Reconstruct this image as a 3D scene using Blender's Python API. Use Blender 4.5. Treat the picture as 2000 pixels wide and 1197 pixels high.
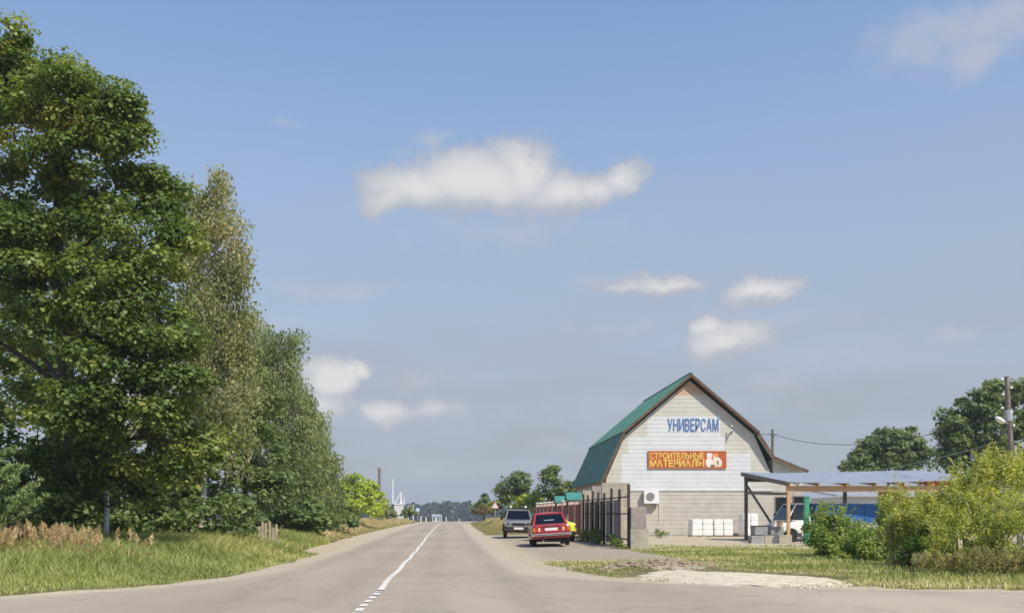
import bpy, bmesh, math, random
import numpy as np
from mathutils import Vector, Matrix

for o in list(bpy.data.objects):
    bpy.data.objects.remove(o, do_unlink=True)
SC = bpy.context.scene
COL = SC.collection
random.seed(5)
RNG = np.random.default_rng(11)
R = math.radians

# ------------------------------------------------------------------ camera
CAM_H, F, VX, VY = 1.15, 1900.0, 870.0, 1017.0      # eye height, focal length and vanishing point in photo pixels
cam_d = bpy.data.cameras.new("camera")
cam_d.sensor_width = 36.0
cam_d.lens = F / 2000.0 * 36.0
cam_d.shift_x = (1000.0 - VX) / 2000.0
cam_d.shift_y = (VY - 598.5) / 2000.0
cam_d.clip_start = 0.1
cam_d.clip_end = 12000
cam = bpy.data.objects.new("camera", cam_d)
cam.location = (0, 0, CAM_H)
cam.rotation_euler = (R(90), 0, 0)
COL.objects.link(cam)
SC.camera = cam

# ------------------------------------------------------------------ sun and sky
SUN_EL, SUN_AZ = 50.0, 38.0                          # azimuth: degrees to the right of straight behind the camera
sv = Vector((math.cos(R(SUN_EL)) * math.sin(R(SUN_AZ)), -math.cos(R(SUN_EL)) * math.cos(R(SUN_AZ)), math.sin(R(SUN_EL))))
sun_d = bpy.data.lights.new("sun", 'SUN')
sun_d.energy = 3.7
sun_d.angle = R(0.6)
sun_d.color = (1.0, 0.93, 0.80)
sun = bpy.data.objects.new("sun", sun_d)
sun.rotation_euler = (-sv).to_track_quat('-Z', 'Y').to_euler()
sun.location = (30, -30, 60)
COL.objects.link(sun)

world = bpy.data.worlds.new("World")
SC.world = world
world.use_nodes = True
WT = world.node_tree
for n in list(WT.nodes):
    WT.nodes.remove(n)


def nd(t, kind, **kw):
    n = t.nodes.new(kind)
    for k, v in kw.items():
        setattr(n, k, v)
    return n


def mth(t, op, a, b=None, c=None, clamp=False):
    n = t.nodes.new('ShaderNodeMath')
    n.operation = op
    n.use_clamp = clamp
    for i, v in enumerate((a, b, c)):
        if v is None:
            continue
        if isinstance(v, (int, float)):
            n.inputs[i].default_value = v
        else:
            t.links.new(v, n.inputs[i])
    return n.outputs[0]


def sstep(t, v, lo, hi, o0=0.0, o1=1.0):
    n = t.nodes.new('ShaderNodeMapRange')
    n.interpolation_type = 'SMOOTHSTEP'
    n.inputs[1].default_value = lo
    n.inputs[2].default_value = hi
    n.inputs[3].default_value = o0
    n.inputs[4].default_value = o1
    t.links.new(v, n.inputs[0])
    return n.outputs[0]


def cmix(t, f, a, b, mode='MIX'):
    n = t.nodes.new('ShaderNodeMix')
    n.data_type = 'RGBA'
    n.blend_type = mode
    for i, v in ((0, f), (6, a), (7, b)):
        if isinstance(v, (int, float)):
            n.inputs[i].default_value = v
        elif isinstance(v, tuple):
            n.inputs[i].default_value = (*v[:3], 1)
        else:
            t.links.new(v, n.inputs[i])
    return n.outputs[2]


def build_sky():
    t = WT
    sky = nd(t, 'ShaderNodeTexSky')
    sky.sky_type = 'NISHITA'
    sky.sun_disc = False
    sky.sun_elevation = R(SUN_EL)
    sky.sun_rotation = math.atan2(sv.x, sv.y)
    sky.altitude = 150
    sky.air_density = 1.0
    sky.dust_density = 0.5
    sky.ozone_density = 2.5
    tc = nd(t, 'ShaderNodeTexCoord')
    sep = nd(t, 'ShaderNodeSeparateXYZ')
    t.links.new(tc.outputs['Generated'], sep.inputs[0])
    x, y, z = sep.outputs
    az = mth(t, 'ARCTAN2', x, y)
    el = mth(t, 'ARCSINE', z)
    # the cloud field of the photograph's 60 degrees of sky goes on all round the horizon
    azw = mth(t, 'WRAP', az, R(33.5), R(-26.5))
    cmb = nd(t, 'ShaderNodeCombineXYZ')
    t.links.new(azw, cmb.inputs[0])
    t.links.new(el, cmb.inputs[1])
    nz = nd(t, 'ShaderNodeTexNoise')
    nz.inputs['Scale'].default_value = 17
    nz.inputs['Detail'].default_value = 7
    nz.inputs['Roughness'].default_value = 0.58
    t.links.new(tc.outputs['Generated'], nz.inputs['Vector'])
    wsub = nd(t, 'ShaderNodeVectorMath', operation='SUBTRACT')
    t.links.new(nz.outputs['Color'], wsub.inputs[0])
    wsub.inputs[1].default_value = (.5, .5, .5)
    wmul = nd(t, 'ShaderNodeVectorMath', operation='MULTIPLY')
    t.links.new(wsub.outputs[0], wmul.inputs[0])
    wmul.inputs[1].default_value = (.075, .04, 0)
    wadd = nd(t, 'ShaderNodeVectorMath', operation='ADD')
    t.links.new(cmb.outputs[0], wadd.inputs[0])
    t.links.new(wmul.outputs[0], wadd.inputs[1])
    pos = wadd.outputs[0]

    def ang(px, py):
        a = math.atan((px - VX) / F)
        return a, math.atan((VY - py) / F * math.cos(a))

    def field(blobs):
        cur = None
        for px, py, rx, ry, s in blobs:
            a, e = ang(px, py)
            sub = nd(t, 'ShaderNodeVectorMath', operation='SUBTRACT')
            t.links.new(pos, sub.inputs[0])
            sub.inputs[1].default_value = (a, e, 0)
            mul = nd(t, 'ShaderNodeVectorMath', operation='MULTIPLY')
            t.links.new(sub.outputs[0], mul.inputs[0])
            mul.inputs[1].default_value = (F / rx, F / ry, 0)
            ln = nd(t, 'ShaderNodeVectorMath', operation='LENGTH')
            t.links.new(mul.outputs[0], ln.inputs[0])
            v = mth(t, 'MULTIPLY_ADD', ln.outputs['Value'], -s, s)
            cur = v if cur is None else mth(t, 'SMOOTH_MAX', cur, v, 0.15)
        return cur

    solid = field([(930, 350, 215, 72, 1.1), (830, 365, 165, 56, 1), (1020, 330, 90, 72, 1.1), (1090, 378, 140, 52, 1),
                   (1218, 345, 66, 52, .9), (1160, 372, 110, 44, .9), (770, 385, 110, 36, .8),
                   (1475, 570, 92, 36, 1), (1300, 556, 110, 28, .85), (1220, 558, 80, 20, .6), (1425, 668, 100, 50, 1), (1390, 645, 50, 34, .9),
                   (645, 738, 84, 50, 1.35), (695, 724, 48, 26, 1.1), (640, 790, 110, 50, .75), (755, 802, 80, 46, .85), (845, 804, 100, 38, .65)])
    veil = field([(745, 395, 90, 34, .8), (840, 268, 50, 18, .8), (1865, 658, 60, 18, .8), (1180, 552, 90, 22, .5), (570, 238, 60, 16, .45),
                  (1905, 60, 220, 72, .75), (1890, 125, 80, 42, 1.0), (1975, 20, 110, 50, .8), (650, 565, 180, 22, .5),
                  (1520, 745, 80, 30, .6), (1060, 862, 70, 22, .5), (1000, 450, 380, 60, .42), (300, 640, 420, 40, .4), (1250, 790, 400, 40, .4), (1500, 640, 300, 40, .35), (1650, 690, 260, 40, .45),
                  (800, 745, 130, 26, .5), (1240, 640, 260, 26, .35)])
    fine = nd(t, 'ShaderNodeTexNoise')
    fine.inputs['Scale'].default_value = 42
    fine.inputs['Detail'].default_value = 8
    fine.inputs['Roughness'].default_value = 0.62
    t.links.new(tc.outputs['Generated'], fine.inputs['Vector'])
    fn = mth(t, 'SUBTRACT', fine.outputs[0], 0.5)
    s1 = mth(t, 'MULTIPLY_ADD', fn, 1.15, solid)
    d1 = sstep(t, s1, 0.0, 0.46)
    s2 = mth(t, 'MULTIPLY_ADD', fn, 0.9, veil)
    d2 = mth(t, 'MULTIPLY', sstep(t, s2, -0.05, 0.8), 0.72)
    # shading of the cloud: brighter where the field is thick and above its base
    lit = sstep(t, mth(t, 'MULTIPLY_ADD', fn, 0.5, solid), 0.05, 1.0)
    sh = sstep(t, mth(t, 'MULTIPLY_ADD', fn, 0.4, field([(900, 405, 210, 34, 1), (1100, 412, 130, 30, 1), (1430, 700, 90, 26, 1), (1475, 592, 80, 18, 1), (1280, 574, 110, 16, 1)])), 0.0, 0.9, 0, 0.7)
    lit = mth(t, 'MULTIPLY', lit, mth(t, 'SUBTRACT', 1.0, sh))
    ccol = cmix(t, lit, (2.95, 3.2, 3.8), (5.2, 5.12, 5.1))
    veilc = (3.5, 3.65, 4.2)
    # thin haze veil towards the horizon, the same all round
    hz = sstep(t, el, 0.04, 0.64, 0.985, 0.0)
    base = cmix(t, 1.0, sky.outputs[0], (1.2, 1.3, 1.38), 'MULTIPLY')
    big = nd(t, 'ShaderNodeTexNoise')
    big.inputs['Scale'].default_value = 5
    big.inputs['Detail'].default_value = 4
    strm = nd(t, 'ShaderNodeMapping')
    strm.inputs['Scale'].default_value = (1, 1, 5)
    t.links.new(tc.outputs['Generated'], strm.inputs[0])
    t.links.new(strm.outputs[0], big.inputs['Vector'])
    hz2 = mth(t, 'MULTIPLY', hz, sstep(t, big.outputs[0], 0.25, 0.75, 0.92, 1.06), clamp=True)
    base = cmix(t, hz2, base, (2.74, 3.02, 3.5))
    base = cmix(t, d2, base, veilc)
    base = cmix(t, mth(t, 'MULTIPLY', d1, 0.96), base, ccol)
    bg = nd(t, 'ShaderNodeBackground')
    bg.inputs['Strength'].default_value = 0.115
    t.links.new(base, bg.inputs[0])
    out = nd(t, 'ShaderNodeOutputWorld')
    t.links.new(bg.outputs[0], out.inputs[0])


build_sky()
SC.view_settings.view_transform = 'Standard'
SC.view_settings.look = 'None'
SC.view_settings.exposure = 0.35
SC.view_settings.gamma = 1.0
SC.view_settings.use_curve_mapping = False
SC.render.engine = 'CYCLES'
SC.cycles.use_denoising = True
SC.cycles.max_bounces = 6
SC.cycles.diffuse_bounces = 3
SC.cycles.glossy_bounces = 3
SC.cycles.transmission_bounces = 4
SC.cycles.transparent_max_bounces = 8
SC.cycles.volume_bounces = 0
SC.cycles.filter_width = 1.6


# ------------------------------------------------------------------ helpers
def P(px, py, D):
    """the point that a photo pixel shows at distance D"""
    return Vector(((px - VX) / F * D, D, CAM_H + (VY - py) / F * D))


def XA(px, D):
    return (px - VX) / F * D


def ZA(py, D):
    return CAM_H + (VY - py) / F * D


def sm(a, lo, hi):
    t_ = np.clip((np.asarray(a, float) - lo) / (hi - lo), 0, 1)
    return t_ * t_ * (3 - 2 * t_)


def tag(o, label=None, cat=None, group=None, kind=None):
    if label:
        o["label"] = label
    if cat:
        o["category"] = cat
    if group:
        o["group"] = group
    if kind:
        o["kind"] = kind
    return o


def empty(name, loc, rz=0.0):
    o = bpy.data.objects.new(name, None)
    o.empty_display_size = 0.3
    o.location = loc
    o.rotation_euler = (0, 0, rz)
    COL.objects.link(o)
    return o


class MB:
    """collects shapes into one mesh"""

    def __init__(s):
        s.v, s.f = [], []

    def add(s, vs, fs):
        b = len(s.v)
        s.v += [tuple(q) for q in vs]
        s.f += [tuple(i + b for i in q) for q in fs]
        return s

    def box(s, c, d, M=None, tz=1.0):
        x, y, z = d[0] / 2, d[1] / 2, d[2] / 2
        vs = []
        for k in (-1, 1):
            w = 1.0 if k < 0 else tz
            for (a, b) in ((-1, -1), (1, -1), (1, 1), (-1, 1)):
                p = Vector((a * x * w, b * y * w, k * z))
                if M is not None:
                    p = M @ p
                vs.append(p + Vector(c))
        s.add(vs, [(3, 2, 1, 0), (4, 5, 6, 7), (0, 1, 5, 4), (1, 2, 6, 5), (2, 3, 7, 6), (3, 0, 4, 7)])
        return s

    def span(s, x0, x1, y0, y1, z0, z1):
        return s.box(((x0 + x1) / 2, (y0 + y1) / 2, (z0 + z1) / 2), (x1 - x0, y1 - y0, z1 - z0))

    def tube(s, pts, rad, n=6, cap=True):
        pts = [Vector(p) for p in pts]
        if isinstance(rad, (int, float)):
            rad = [rad] * len(pts)
        rings = []
        up = Vector((0.13, 0.21, 0.97))
        for i, p in enumerate(pts):
            d = (pts[min(i + 1, len(pts) - 1)] - pts[max(i - 1, 0)]).normalized()
            a = d.cross(up)
            if a.length < 0.05:
                a = d.cross(Vector((1, 0, 0)))
            a.normalize()
            b = d.cross(a)
            rings.append([p + a * math.cos(2 * math.pi * k / n) * rad[i] + b * math.sin(2 * math.pi * k / n) * rad[i] for k in range(n)])
        vs = [q for r in rings for q in r]
        fs = []
        for i in range(len(rings) - 1):
            for k in range(n):
                fs.append((i * n + k, i * n + (k + 1) % n, (i + 1) * n + (k + 1) % n, (i + 1) * n + k))
        if cap:
            fs.append(tuple(range(n))[::-1])
            fs.append(tuple((len(rings) - 1) * n + k for k in range(n)))
        return s.add(vs, fs)

    def bar(s, a, b, w, h):
        """square bar from a to b"""
        a, b = Vector(a), Vector(b)
        d = b - a
        q = d.to_track_quat('Y', 'Z').to_matrix()
        return s.box((a + b) / 2, (w, d.length, h), q)

    def lathe(s, prof, n=20, axis='x', c=(0, 0, 0)):
        """profile of (radius, offset along axis)"""
        vs = []
        for r, o in prof:
            for k in range(n):
                a = 2 * math.pi * k / n
                p = (o, r * math.cos(a), r * math.sin(a)) if axis == 'x' else (r * math.cos(a), r * math.sin(a), o) if axis == 'z' else (r * math.cos(a), o, r * math.sin(a))
                vs.append(Vector(p) + Vector(c))
        m = len(prof)
        fs = []
        for i in range(m - 1):
            for k in range(n):
                fs.append((i * n + k, i * n + (k + 1) % n, (i + 1) * n + (k + 1) % n, (i + 1) * n + k))
        fs.append(tuple(range(n)))
        fs.append(tuple((m - 1) * n + k for k in range(n))[::-1])
        return s.add(vs, fs)

    def prism(s, poly, a, b, axis='y'):
        """polygon in the other two axes, drawn out from a to b"""
        n = len(poly)
        vs = []
        for t_ in (a, b):
            for (u, w) in poly:
                vs.append((u, t_, w) if axis == 'y' else (t_, u, w) if axis == 'x' else (u, w, t_))
        fs = [tuple(range(n)), tuple(range(2 * n - 1, n - 1, -1))]
        for k in range(n):
            fs.append((k, (k + 1) % n + 0, (k + 1) % n + n, k + n)[::-1])
        return s.add(vs, fs)

    def build(s, name, mat_, parent=None, smooth=None, bevel=None):
        me = bpy.data.meshes.new(name)
        me.from_pydata(s.v, [], s.f)
        bm = bmesh.new()
        bm.from_mesh(me)
        bmesh.ops.recalc_face_normals(bm, faces=bm.faces)
        if bevel:
            bmesh.ops.bevel(bm, geom=[e for e in bm.edges if e.is_manifold and e.calc_face_angle(0) > 0.5], offset=bevel, segments=2, affect='EDGES', profile=0.7)
        if smooth:
            for f in bm.faces:
                f.smooth = True
            for e in bm.edges:
                if e.is_manifold and e.calc_face_angle(0) > smooth:
                    e.smooth = False
        bm.to_mesh(me)
        bm.free()
        me.materials.append(mat_)
        o = bpy.data.objects.new(name, me)
        COL.objects.link(o)
        if parent is not None:
            o.parent = parent
        return o


def np_mesh(name, verts, tris, mat_, tint=None, parent=None):
    me = bpy.data.meshes.new(name)
    nv, nt = len(verts), len(tris)
    me.vertices.add(nv)
    me.vertices.foreach_set("co", np.ascontiguousarray(verts, dtype=np.float32).ravel())
    me.loops.add(nt * 3)
    me.loops.foreach_set("vertex_index", np.ascontiguousarray(tris, dtype=np.int32).ravel())
    me.polygons.add(nt)
    me.polygons.foreach_set("loop_start", np.arange(0, nt * 3, 3, dtype=np.int32))
    if tint is not None:
        at = me.attributes.new("tint", 'FLOAT', 'POINT')
        at.data.foreach_set("value", np.ascontiguousarray(tint, dtype=np.float32))
    me.update(calc_edges=True)
    me.materials.append(mat_)
    o = bpy.data.objects.new(name, me)
    COL.objects.link(o)
    if parent is not None:
        o.parent = parent
    return o


# ------------------------------------------------------------------ materials
def newmat(name):
    m = bpy.data.materials.new(name)
    m.use_nodes = True
    t = m.node_tree
    for n in list(t.nodes):
        t.nodes.remove(n)
    out = nd(t, 'ShaderNodeOutputMaterial')
    return m, t, out


def noise(t, scale, detail=4, rough=0.55, vec=None, stretch=None):
    n = nd(t, 'ShaderNodeTexNoise')
    n.inputs['Scale'].default_value = scale
    n.inputs['Detail'].default_value = detail
    n.inputs['Roughness'].default_value = rough
    if vec is None:
        g = nd(t, 'ShaderNodeNewGeometry')
        vec = g.outputs['Position']
    if stretch:
        mp = nd(t, 'ShaderNodeMapping')
        mp.inputs['Scale'].default_value = stretch
        t.links.new(vec, mp.inputs[0])
        vec = mp.outputs[0]
    t.links.new(vec, n.inputs['Vector'])
    return n.outputs[0]


def mat(name, c, rough=0.75, var=0.2, scale=3.0, c2=None, bump=0.15, bscale=30.0, metal=0.0, coat=0.0, stretch=None, spec=0.4, stain=None):
    m, t, out = newmat(name)
    b = nd(t, 'ShaderNodeBsdfPrincipled')
    c = tuple(c)
    lo = tuple(q * (1 - var) for q in c)
    hi = tuple(min(1, q * (1 + var)) for q in c) if c2 is None else c2
    f = sstep(t, noise(t, scale, 5, 0.6, stretch=stretch), 0.3, 0.7)
    col = cmix(t, f, lo, hi)
    fn = sstep(t, noise(t, scale * 9, 3), 0.25, 0.75, 1 - var * .5, 1 + var * .4)
    sc = nd(t, 'ShaderNodeVectorMath', operation='SCALE')
    t.links.new(col, sc.inputs[0])
    t.links.new(fn, sc.inputs['Scale'])
    col = sc.outputs[0]
    if stain:
        fs = sstep(t, noise(t, stain[1], 6, 0.65, stretch=stain[2]), 0.5, 0.72, 0, stain[3])
        col = cmix(t, fs, col, stain[0])
    t.links.new(col, b.inputs['Base Color'])
    b.inputs['Roughness'].default_value = rough
    b.inputs['Metallic'].default_value = metal
    b.inputs['Specular IOR Level'].default_value = spec
    b.inputs['Coat Weight'].default_value = coat
    b.inputs['Coat Roughness'].default_value = 0.08
    if bump:
        bp = nd(t, 'ShaderNodeBump')
        bp.inputs['Strength'].default_value = bump
        bp.inputs['Distance'].default_value = 0.03
        t.links.new(noise(t, bscale, 4, 0.6, stretch=stretch), bp.inputs['Height'])
        t.links.new(bp.outputs[0], b.inputs['Normal'])
    t.links.new(b.outputs[0], out.inputs[0])
    return m


def leafmat(name, cols, trans=0.36, rough=0.5, spec=0.3, k=1.75, w=(1.16, 1.08, 1.3)):
    """leaf colours run along the per-leaf tint"""
    m, t, out = newmat(name)
    at = nd(t, 'ShaderNodeAttribute')
    at.attribute_name = "tint"
    rp = nd(t, 'ShaderNodeValToRGB')
    els = rp.color_ramp.elements
    while len(els) < len(cols):
        els.new(0.5)
    for i, (p, c) in enumerate(cols):
        els[i].position = p
        els[i].color = (*[min(.8, q * k * w_) for q, w_ in zip(c, w)], 1)
    t.links.new(at.outputs['Fac'], rp.inputs[0])
    b = nd(t, 'ShaderNodeBsdfPrincipled')
    t.links.new(rp.outputs[0], b.inputs['Base Color'])
    b.inputs['Roughness'].default_value = rough
    b.inputs['Specular IOR Level'].default_value = spec
    tr = nd(t, 'ShaderNodeBsdfTranslucent')
    tcol = cmix(t, 1.0, rp.outputs[0], (1.5, 1.45, .55), 'MULTIPLY')
    t.links.new(tcol, tr.inputs[0])
    mx = nd(t, 'ShaderNodeMixShader')
    mx.inputs[0].default_value = trans
    t.links.new(b.outputs[0], mx.inputs[1])
    t.links.new(tr.outputs[0], mx.inputs[2])
    t.links.new(mx.outputs[0], out.inputs[0])
    return m


def glassmat(name, c=(.03, .04, .045), alpha=0.55):
    m, t, out = newmat(name)
    g = nd(t, 'ShaderNodeBsdfPrincipled')
    g.inputs['Base Color'].default_value = (*c, 1)
    g.inputs['Roughness'].default_value = 0.06
    g.inputs['Specular IOR Level'].default_value = 0.75
    tr = nd(t, 'ShaderNodeBsdfTransparent')
    tr.inputs[0].default_value = (.72, .78, .78, 1)
    mx = nd(t, 'ShaderNodeMixShader')
    mx.inputs[0].default_value = alpha
    t.links.new(tr.outputs[0], mx.inputs[1])
    t.links.new(g.outputs[0], mx.inputs[2])
    t.links.new(mx.outputs[0], out.inputs[0])
    return m


def clearglass(name):
    m, t, out = newmat(name)
    g = nd(t, 'ShaderNodeBsdfGlossy')
    g.inputs['Roughness'].default_value = .03
    tr = nd(t, 'ShaderNodeBsdfTransparent')
    tr.inputs[0].default_value = (.80, .86, .86, 1)
    fr = nd(t, 'ShaderNodeFresnel')
    fr.inputs['IOR'].default_value = 1.7
    mx = nd(t, 'ShaderNodeMixShader')
    t.links.new(fr.outputs[0], mx.inputs[0])
    t.links.new(tr.outputs[0], mx.inputs[1])
    t.links.new(g.outputs[0], mx.inputs[2])
    t.links.new(mx.outputs[0], out.inputs[0])
    return m


M = {}
M['bark'] = mat('bark', (.075, .06, .045), .9, .4, 6, bump=.6, bscale=18, stretch=(1, 1, .25))
M['birch_bark'] = mat('birch_bark', (.62, .60, .55), .8, .12, 3, bump=.2, stain=((.04, .035, .03), 7, (1, 1, 3), .95))
M['pine_bark'] = mat('pine_bark', (.17, .09, .05), .9, .4, 6, bump=.6, bscale=18, stretch=(1, 1, .3))
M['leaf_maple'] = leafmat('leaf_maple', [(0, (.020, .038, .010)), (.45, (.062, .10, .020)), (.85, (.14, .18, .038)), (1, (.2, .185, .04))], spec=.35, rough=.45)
M['leaf_birch'] = leafmat('leaf_birch', [(0, (.08, .10, .035)), (.5, (.145, .165, .055)), (.85, (.195, .21, .08)), (1, (.26, .22, .08))], w=(1.2, 1.1, 1.5))
M['leaf_green'] = leafmat('leaf_green', [(0, (.045, .075, .024)), (.5, (.085, .125, .036)), (1, (.14, .175, .05))])
M['leaf_willow'] = leafmat('leaf_willow', [(0, (.065, .095, .034)), (.5, (.11, .145, .05)), (1, (.175, .2, .075))])
M['leaf_shrub'] = leafmat('leaf_shrub', [(0, (.04, .075, .014)), (.5, (.09, .135, .024)), (1, (.17, .205, .04))], k=2.2)
M['leaf_yellow'] = leafmat('leaf_yellow', [(0, (.085, .115, .02)), (.5, (.165, .195, .032)), (1, (.26, .27, .06))], k=2.2, w=(1.22, 1.12, 1.5))
M['leaf_lime'] = leafmat('leaf_lime', [(0, (.10, .15, .02)), (.5, (.175, .235, .03)), (1, (.24, .28, .04))])
M['leaf_rust'] = leafmat('leaf_rust', [(0, (.10, .09, .03)), (.5, (.17, .125, .04)), (1, (.21, .16, .06))], k=1.4, w=(1, 1, 1.2))
M['needle'] = leafmat('needle', [(0, (.05, .085, .028)), (.5, (.09, .135, .045)), (1, (.17, .215, .075))], trans=.15, k=2.5)
M['leaf_dark'] = leafmat('leaf_dark', [(0, (.035, .055, .03)), (1, (.06, .085, .045))], trans=.2, k=.9)
M['dry'] = leafmat('dry', [(0, (.26, .19, .10)), (.5, (.42, .31, .17)), (1, (.58, .45, .27))], trans=.25, k=1.55, w=(1, 1, 1))
M['weed_brown'] = leafmat('weed_brown', [(0, (.13, .11, .05)), (.5, (.24, .19, .09)), (1, (.33, .29, .14))], trans=.25, k=1.9, w=(.95, 1.05, 1))
M['grass'] = leafmat('grass', [(0, (.085, .12, .028)), (.45, (.145, .18, .045)), (.75, (.24, .235, .085)), (1, (.40, .33, .16))], trans=.3, k=2.0, w=(1.2, 1.08, 1.3))
M['grass_dry'] = leafmat('grass_dry', [(0, (.16, .16, .05)), (.4, (.29, .245, .10)), (.8, (.42, .32, .16)), (1, (.50, .38, .22))], trans=.3, k=1.5, w=(1.0, 1.02, 1.1))
M['siding_white'] = mat('siding_white', (.62, .64, .63), .5, .05, 1.2, bump=.04)
M['siding_cream'] = mat('siding_cream', (.55, .53, .455), .55, .07, 1.2, bump=.04)
M['siding_tan'] = mat('siding_tan', (.50, .46, .39), .6, .09, 1.4, bump=.06, stain=((.40, .35, .28), 1.6, (1, 1, 3), .3))
M['wall'] = mat('wall', (.50, .46, .37), .7, .1, 1)
M['roof_green'] = mat('roof_green', (.075, .205, .148), .42, .14, .8, bump=.05, spec=.5)
M['canopy_green'] = mat('canopy_green', (.06, .22, .19), .4, .1, 1, bump=.05)
M['brown_wood'] = mat('brown_wood', (.13, .075, .045), .75, .3, 4, bump=.2)
M['wood_new'] = mat('wood_new', (.52, .33, .17), .7, .18, 4, bump=.2, stretch=(1, 1, 3))
M['wood_pink'] = mat('wood_pink', (.55, .36, .23), .7, .15, 4, bump=.2)
M['wood_old'] = mat('wood_old', (.20, .17, .14), .85, .3, 5, bump=.3)
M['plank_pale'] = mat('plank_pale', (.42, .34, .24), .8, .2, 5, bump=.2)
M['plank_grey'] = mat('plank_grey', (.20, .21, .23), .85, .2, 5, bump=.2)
M['zinc'] = mat('zinc', (.42, .445, .475), .42, .12, 1.2, bump=.05, metal=.35)
M['concrete'] = mat('concrete', (.42, .37, .29), .9, .16, 2.2, bump=.3, stain=((.26, .23, .19), 2, (1, 1, 1.6), .55))
M['concrete_mauve'] = mat('concrete_mauve', (.34, .29, .27), .9, .18, 2.2, bump=.3)
M['concrete_grey'] = mat('concrete_grey', (.30, .30, .29), .9, .18, 2.5, bump=.3)
M['concrete_pole'] = mat('concrete_pole', (.30, .28, .24), .9, .18, 2.5, bump=.25)
M['rust'] = mat('rust', (.058, .045, .042), .8, .35, 6, bump=.2)
M['sheet_dark'] = mat('sheet_dark', (.075, .07, .075), .7, .25, 2, bump=.1)
M['sheet_mauve'] = mat('sheet_mauve', (.22, .15, .145), .7, .25, 2, bump=.1)
M['red_panel'] = mat('red_panel', (.36, .06, .045), .5, .2, 2, bump=.05)
M['pale_brick'] = mat('pale_brick', (.60, .46, .36), .85, .15, 4, bump=.2)
M['brick_cap'] = mat('brick_cap', (.5, .48, .44), .85, .15, 4, bump=.2)
M['white_plastic'] = mat('white_plastic', (.78, .77, .74), .45, .05, 2, bump=.02)
M['bag_white'] = mat('bag_white', (.80, .79, .76), .55, .06, 2, bump=.35, bscale=7)
M['grille_grey'] = mat('grille_grey', (.25, .25, .26), .6, .15, 4, bump=.05)
M['dark_metal'] = mat('dark_metal', (.03, .03, .032), .55, .2, 4, bump=.05)
M['steel_white'] = mat('steel_white', (.8, .8, .8), .4, .04, 2, bump=.02)
M['steel_grey'] = mat('steel_grey', (.45, .46, .47), .45, .1, 2, bump=.03, metal=.4)
M['sign_back'] = mat('sign_back', (.70, .72, .72), .5, .06, 3, bump=.02)
M['sign_red'] = mat('sign_red', (.55, .03, .03), .5, .1, 3, bump=.02)
M['sign_blue'] = mat('sign_blue', (.06, .22, .55), .5, .1, 3, bump=.02)
M['letter_blue'] = mat('letter_blue', (.08, .19, .46), .5, .12, 3, bump=.02)
M['banner_red'] = mat('banner_red', (.44, .10, .028), .6, .15, 1.5, bump=.05)
M['banner_edge'] = mat('banner_edge', (.52, .16, .035), .6, .12, 1.5, bump=.02)
M['letter_yellow'] = mat('letter_yellow', (.80, .54, .12), .6, .08, 3, bump=.02)
M['fig_pale'] = mat('fig_pale', (.74, .62, .48), .6, .1, 3, bump=.02)
M['fig_orange'] = mat('fig_orange', (.72, .27, .13), .6, .1, 3, bump=.02)
M['fig_dark'] = mat('fig_dark', (.16, .13, .09), .6, .1, 3, bump=.02)
M['fig_white'] = mat('fig_white', (.78, .74, .66), .6, .08, 3, bump=.02)
M['paint_red'] = mat('paint_red', (.30, .022, .022), .32, .08, 1.5, bump=.01, coat=.6, stain=((.30, .16, .12), 3, (1, 1, 1), .25))
M['paint_grey'] = mat('paint_grey', (.24, .24, .235), .35, .08, 1.5, bump=.01, coat=.6, metal=.25)
M['paint_yellow'] = mat('paint_yellow', (.78, .77, .06), .35, .05, 1.5, bump=.01, coat=.6)
M['paint_white'] = mat('paint_white', (.78, .77, .73), .35, .05, 1.5, bump=.01, coat=.4)
M['paint_blue'] = mat('paint_blue', (.022, .115, .36), .5, .14, 1.5, bump=.05)
M['paint_green'] = mat('paint_green', (.045, .29, .16), .5, .12, 2, bump=.05)
M['chrome'] = mat('chrome', (.72, .70, .68), .25, .05, 3, bump=.0, metal=.8)
M['rubber'] = mat('rubber', (.018, .018, .018), .85, .2, 5, bump=.1)
M['rim'] = mat('rim', (.32, .32, .32), .45, .15, 5, bump=.05, metal=.5)
M['trim_black'] = mat('trim_black', (.02, .02, .02), .6, .2, 5, bump=.05)
M['interior'] = mat('interior', (.05, .05, .055), .9, .2, 5, bump=.1)
M['cover'] = mat('cover', (.66, .68, .70), .8, .08, 5, bump=.15)
M['lamp_red'] = mat('lamp_red', (.42, .04, .02), .25, .1, 6, bump=.02, coat=.6)
M['lamp_amber'] = mat('lamp_amber', (.65, .22, .04), .25, .1, 6, bump=.02, coat=.6)
M['lamp_clear'] = mat('lamp_clear', (.10, .12, .12), .12, .1, 6, bump=.02, coat=.8)
M['plate'] = mat('plate', (.76, .70, .68), .5, .05, 6, bump=.02)
M['glass'] = clearglass('glass')
M['glass_dark'] = glassmat('glass_dark', (.015, .02, .025), .85)
M['wire'] = mat('wire', (.05, .055, .06), .7, .1, 2, bump=0)
M['cable_green'] = mat('cable_green', (.22, .26, .16), .7, .1, 2, bump=0)
M['porcelain'] = mat('porcelain', (.8, .8, .78), .2, .04, 2, bump=0)
M['bin_green'] = mat('bin_green', (.035, .07, .05), .6, .2, 2, bump=.05)
M['orange_tarp'] = mat('orange_tarp', (.62, .10, .04), .6, .15, 2, bump=.1)
M['far_wall'] = mat('far_wall', (.66, .66, .64), .8, .05, .5, bump=0)
M['stone'] = mat('stone', (.60, .51, .385), .95, .16, 5, bump=.6, bscale=24)


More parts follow.
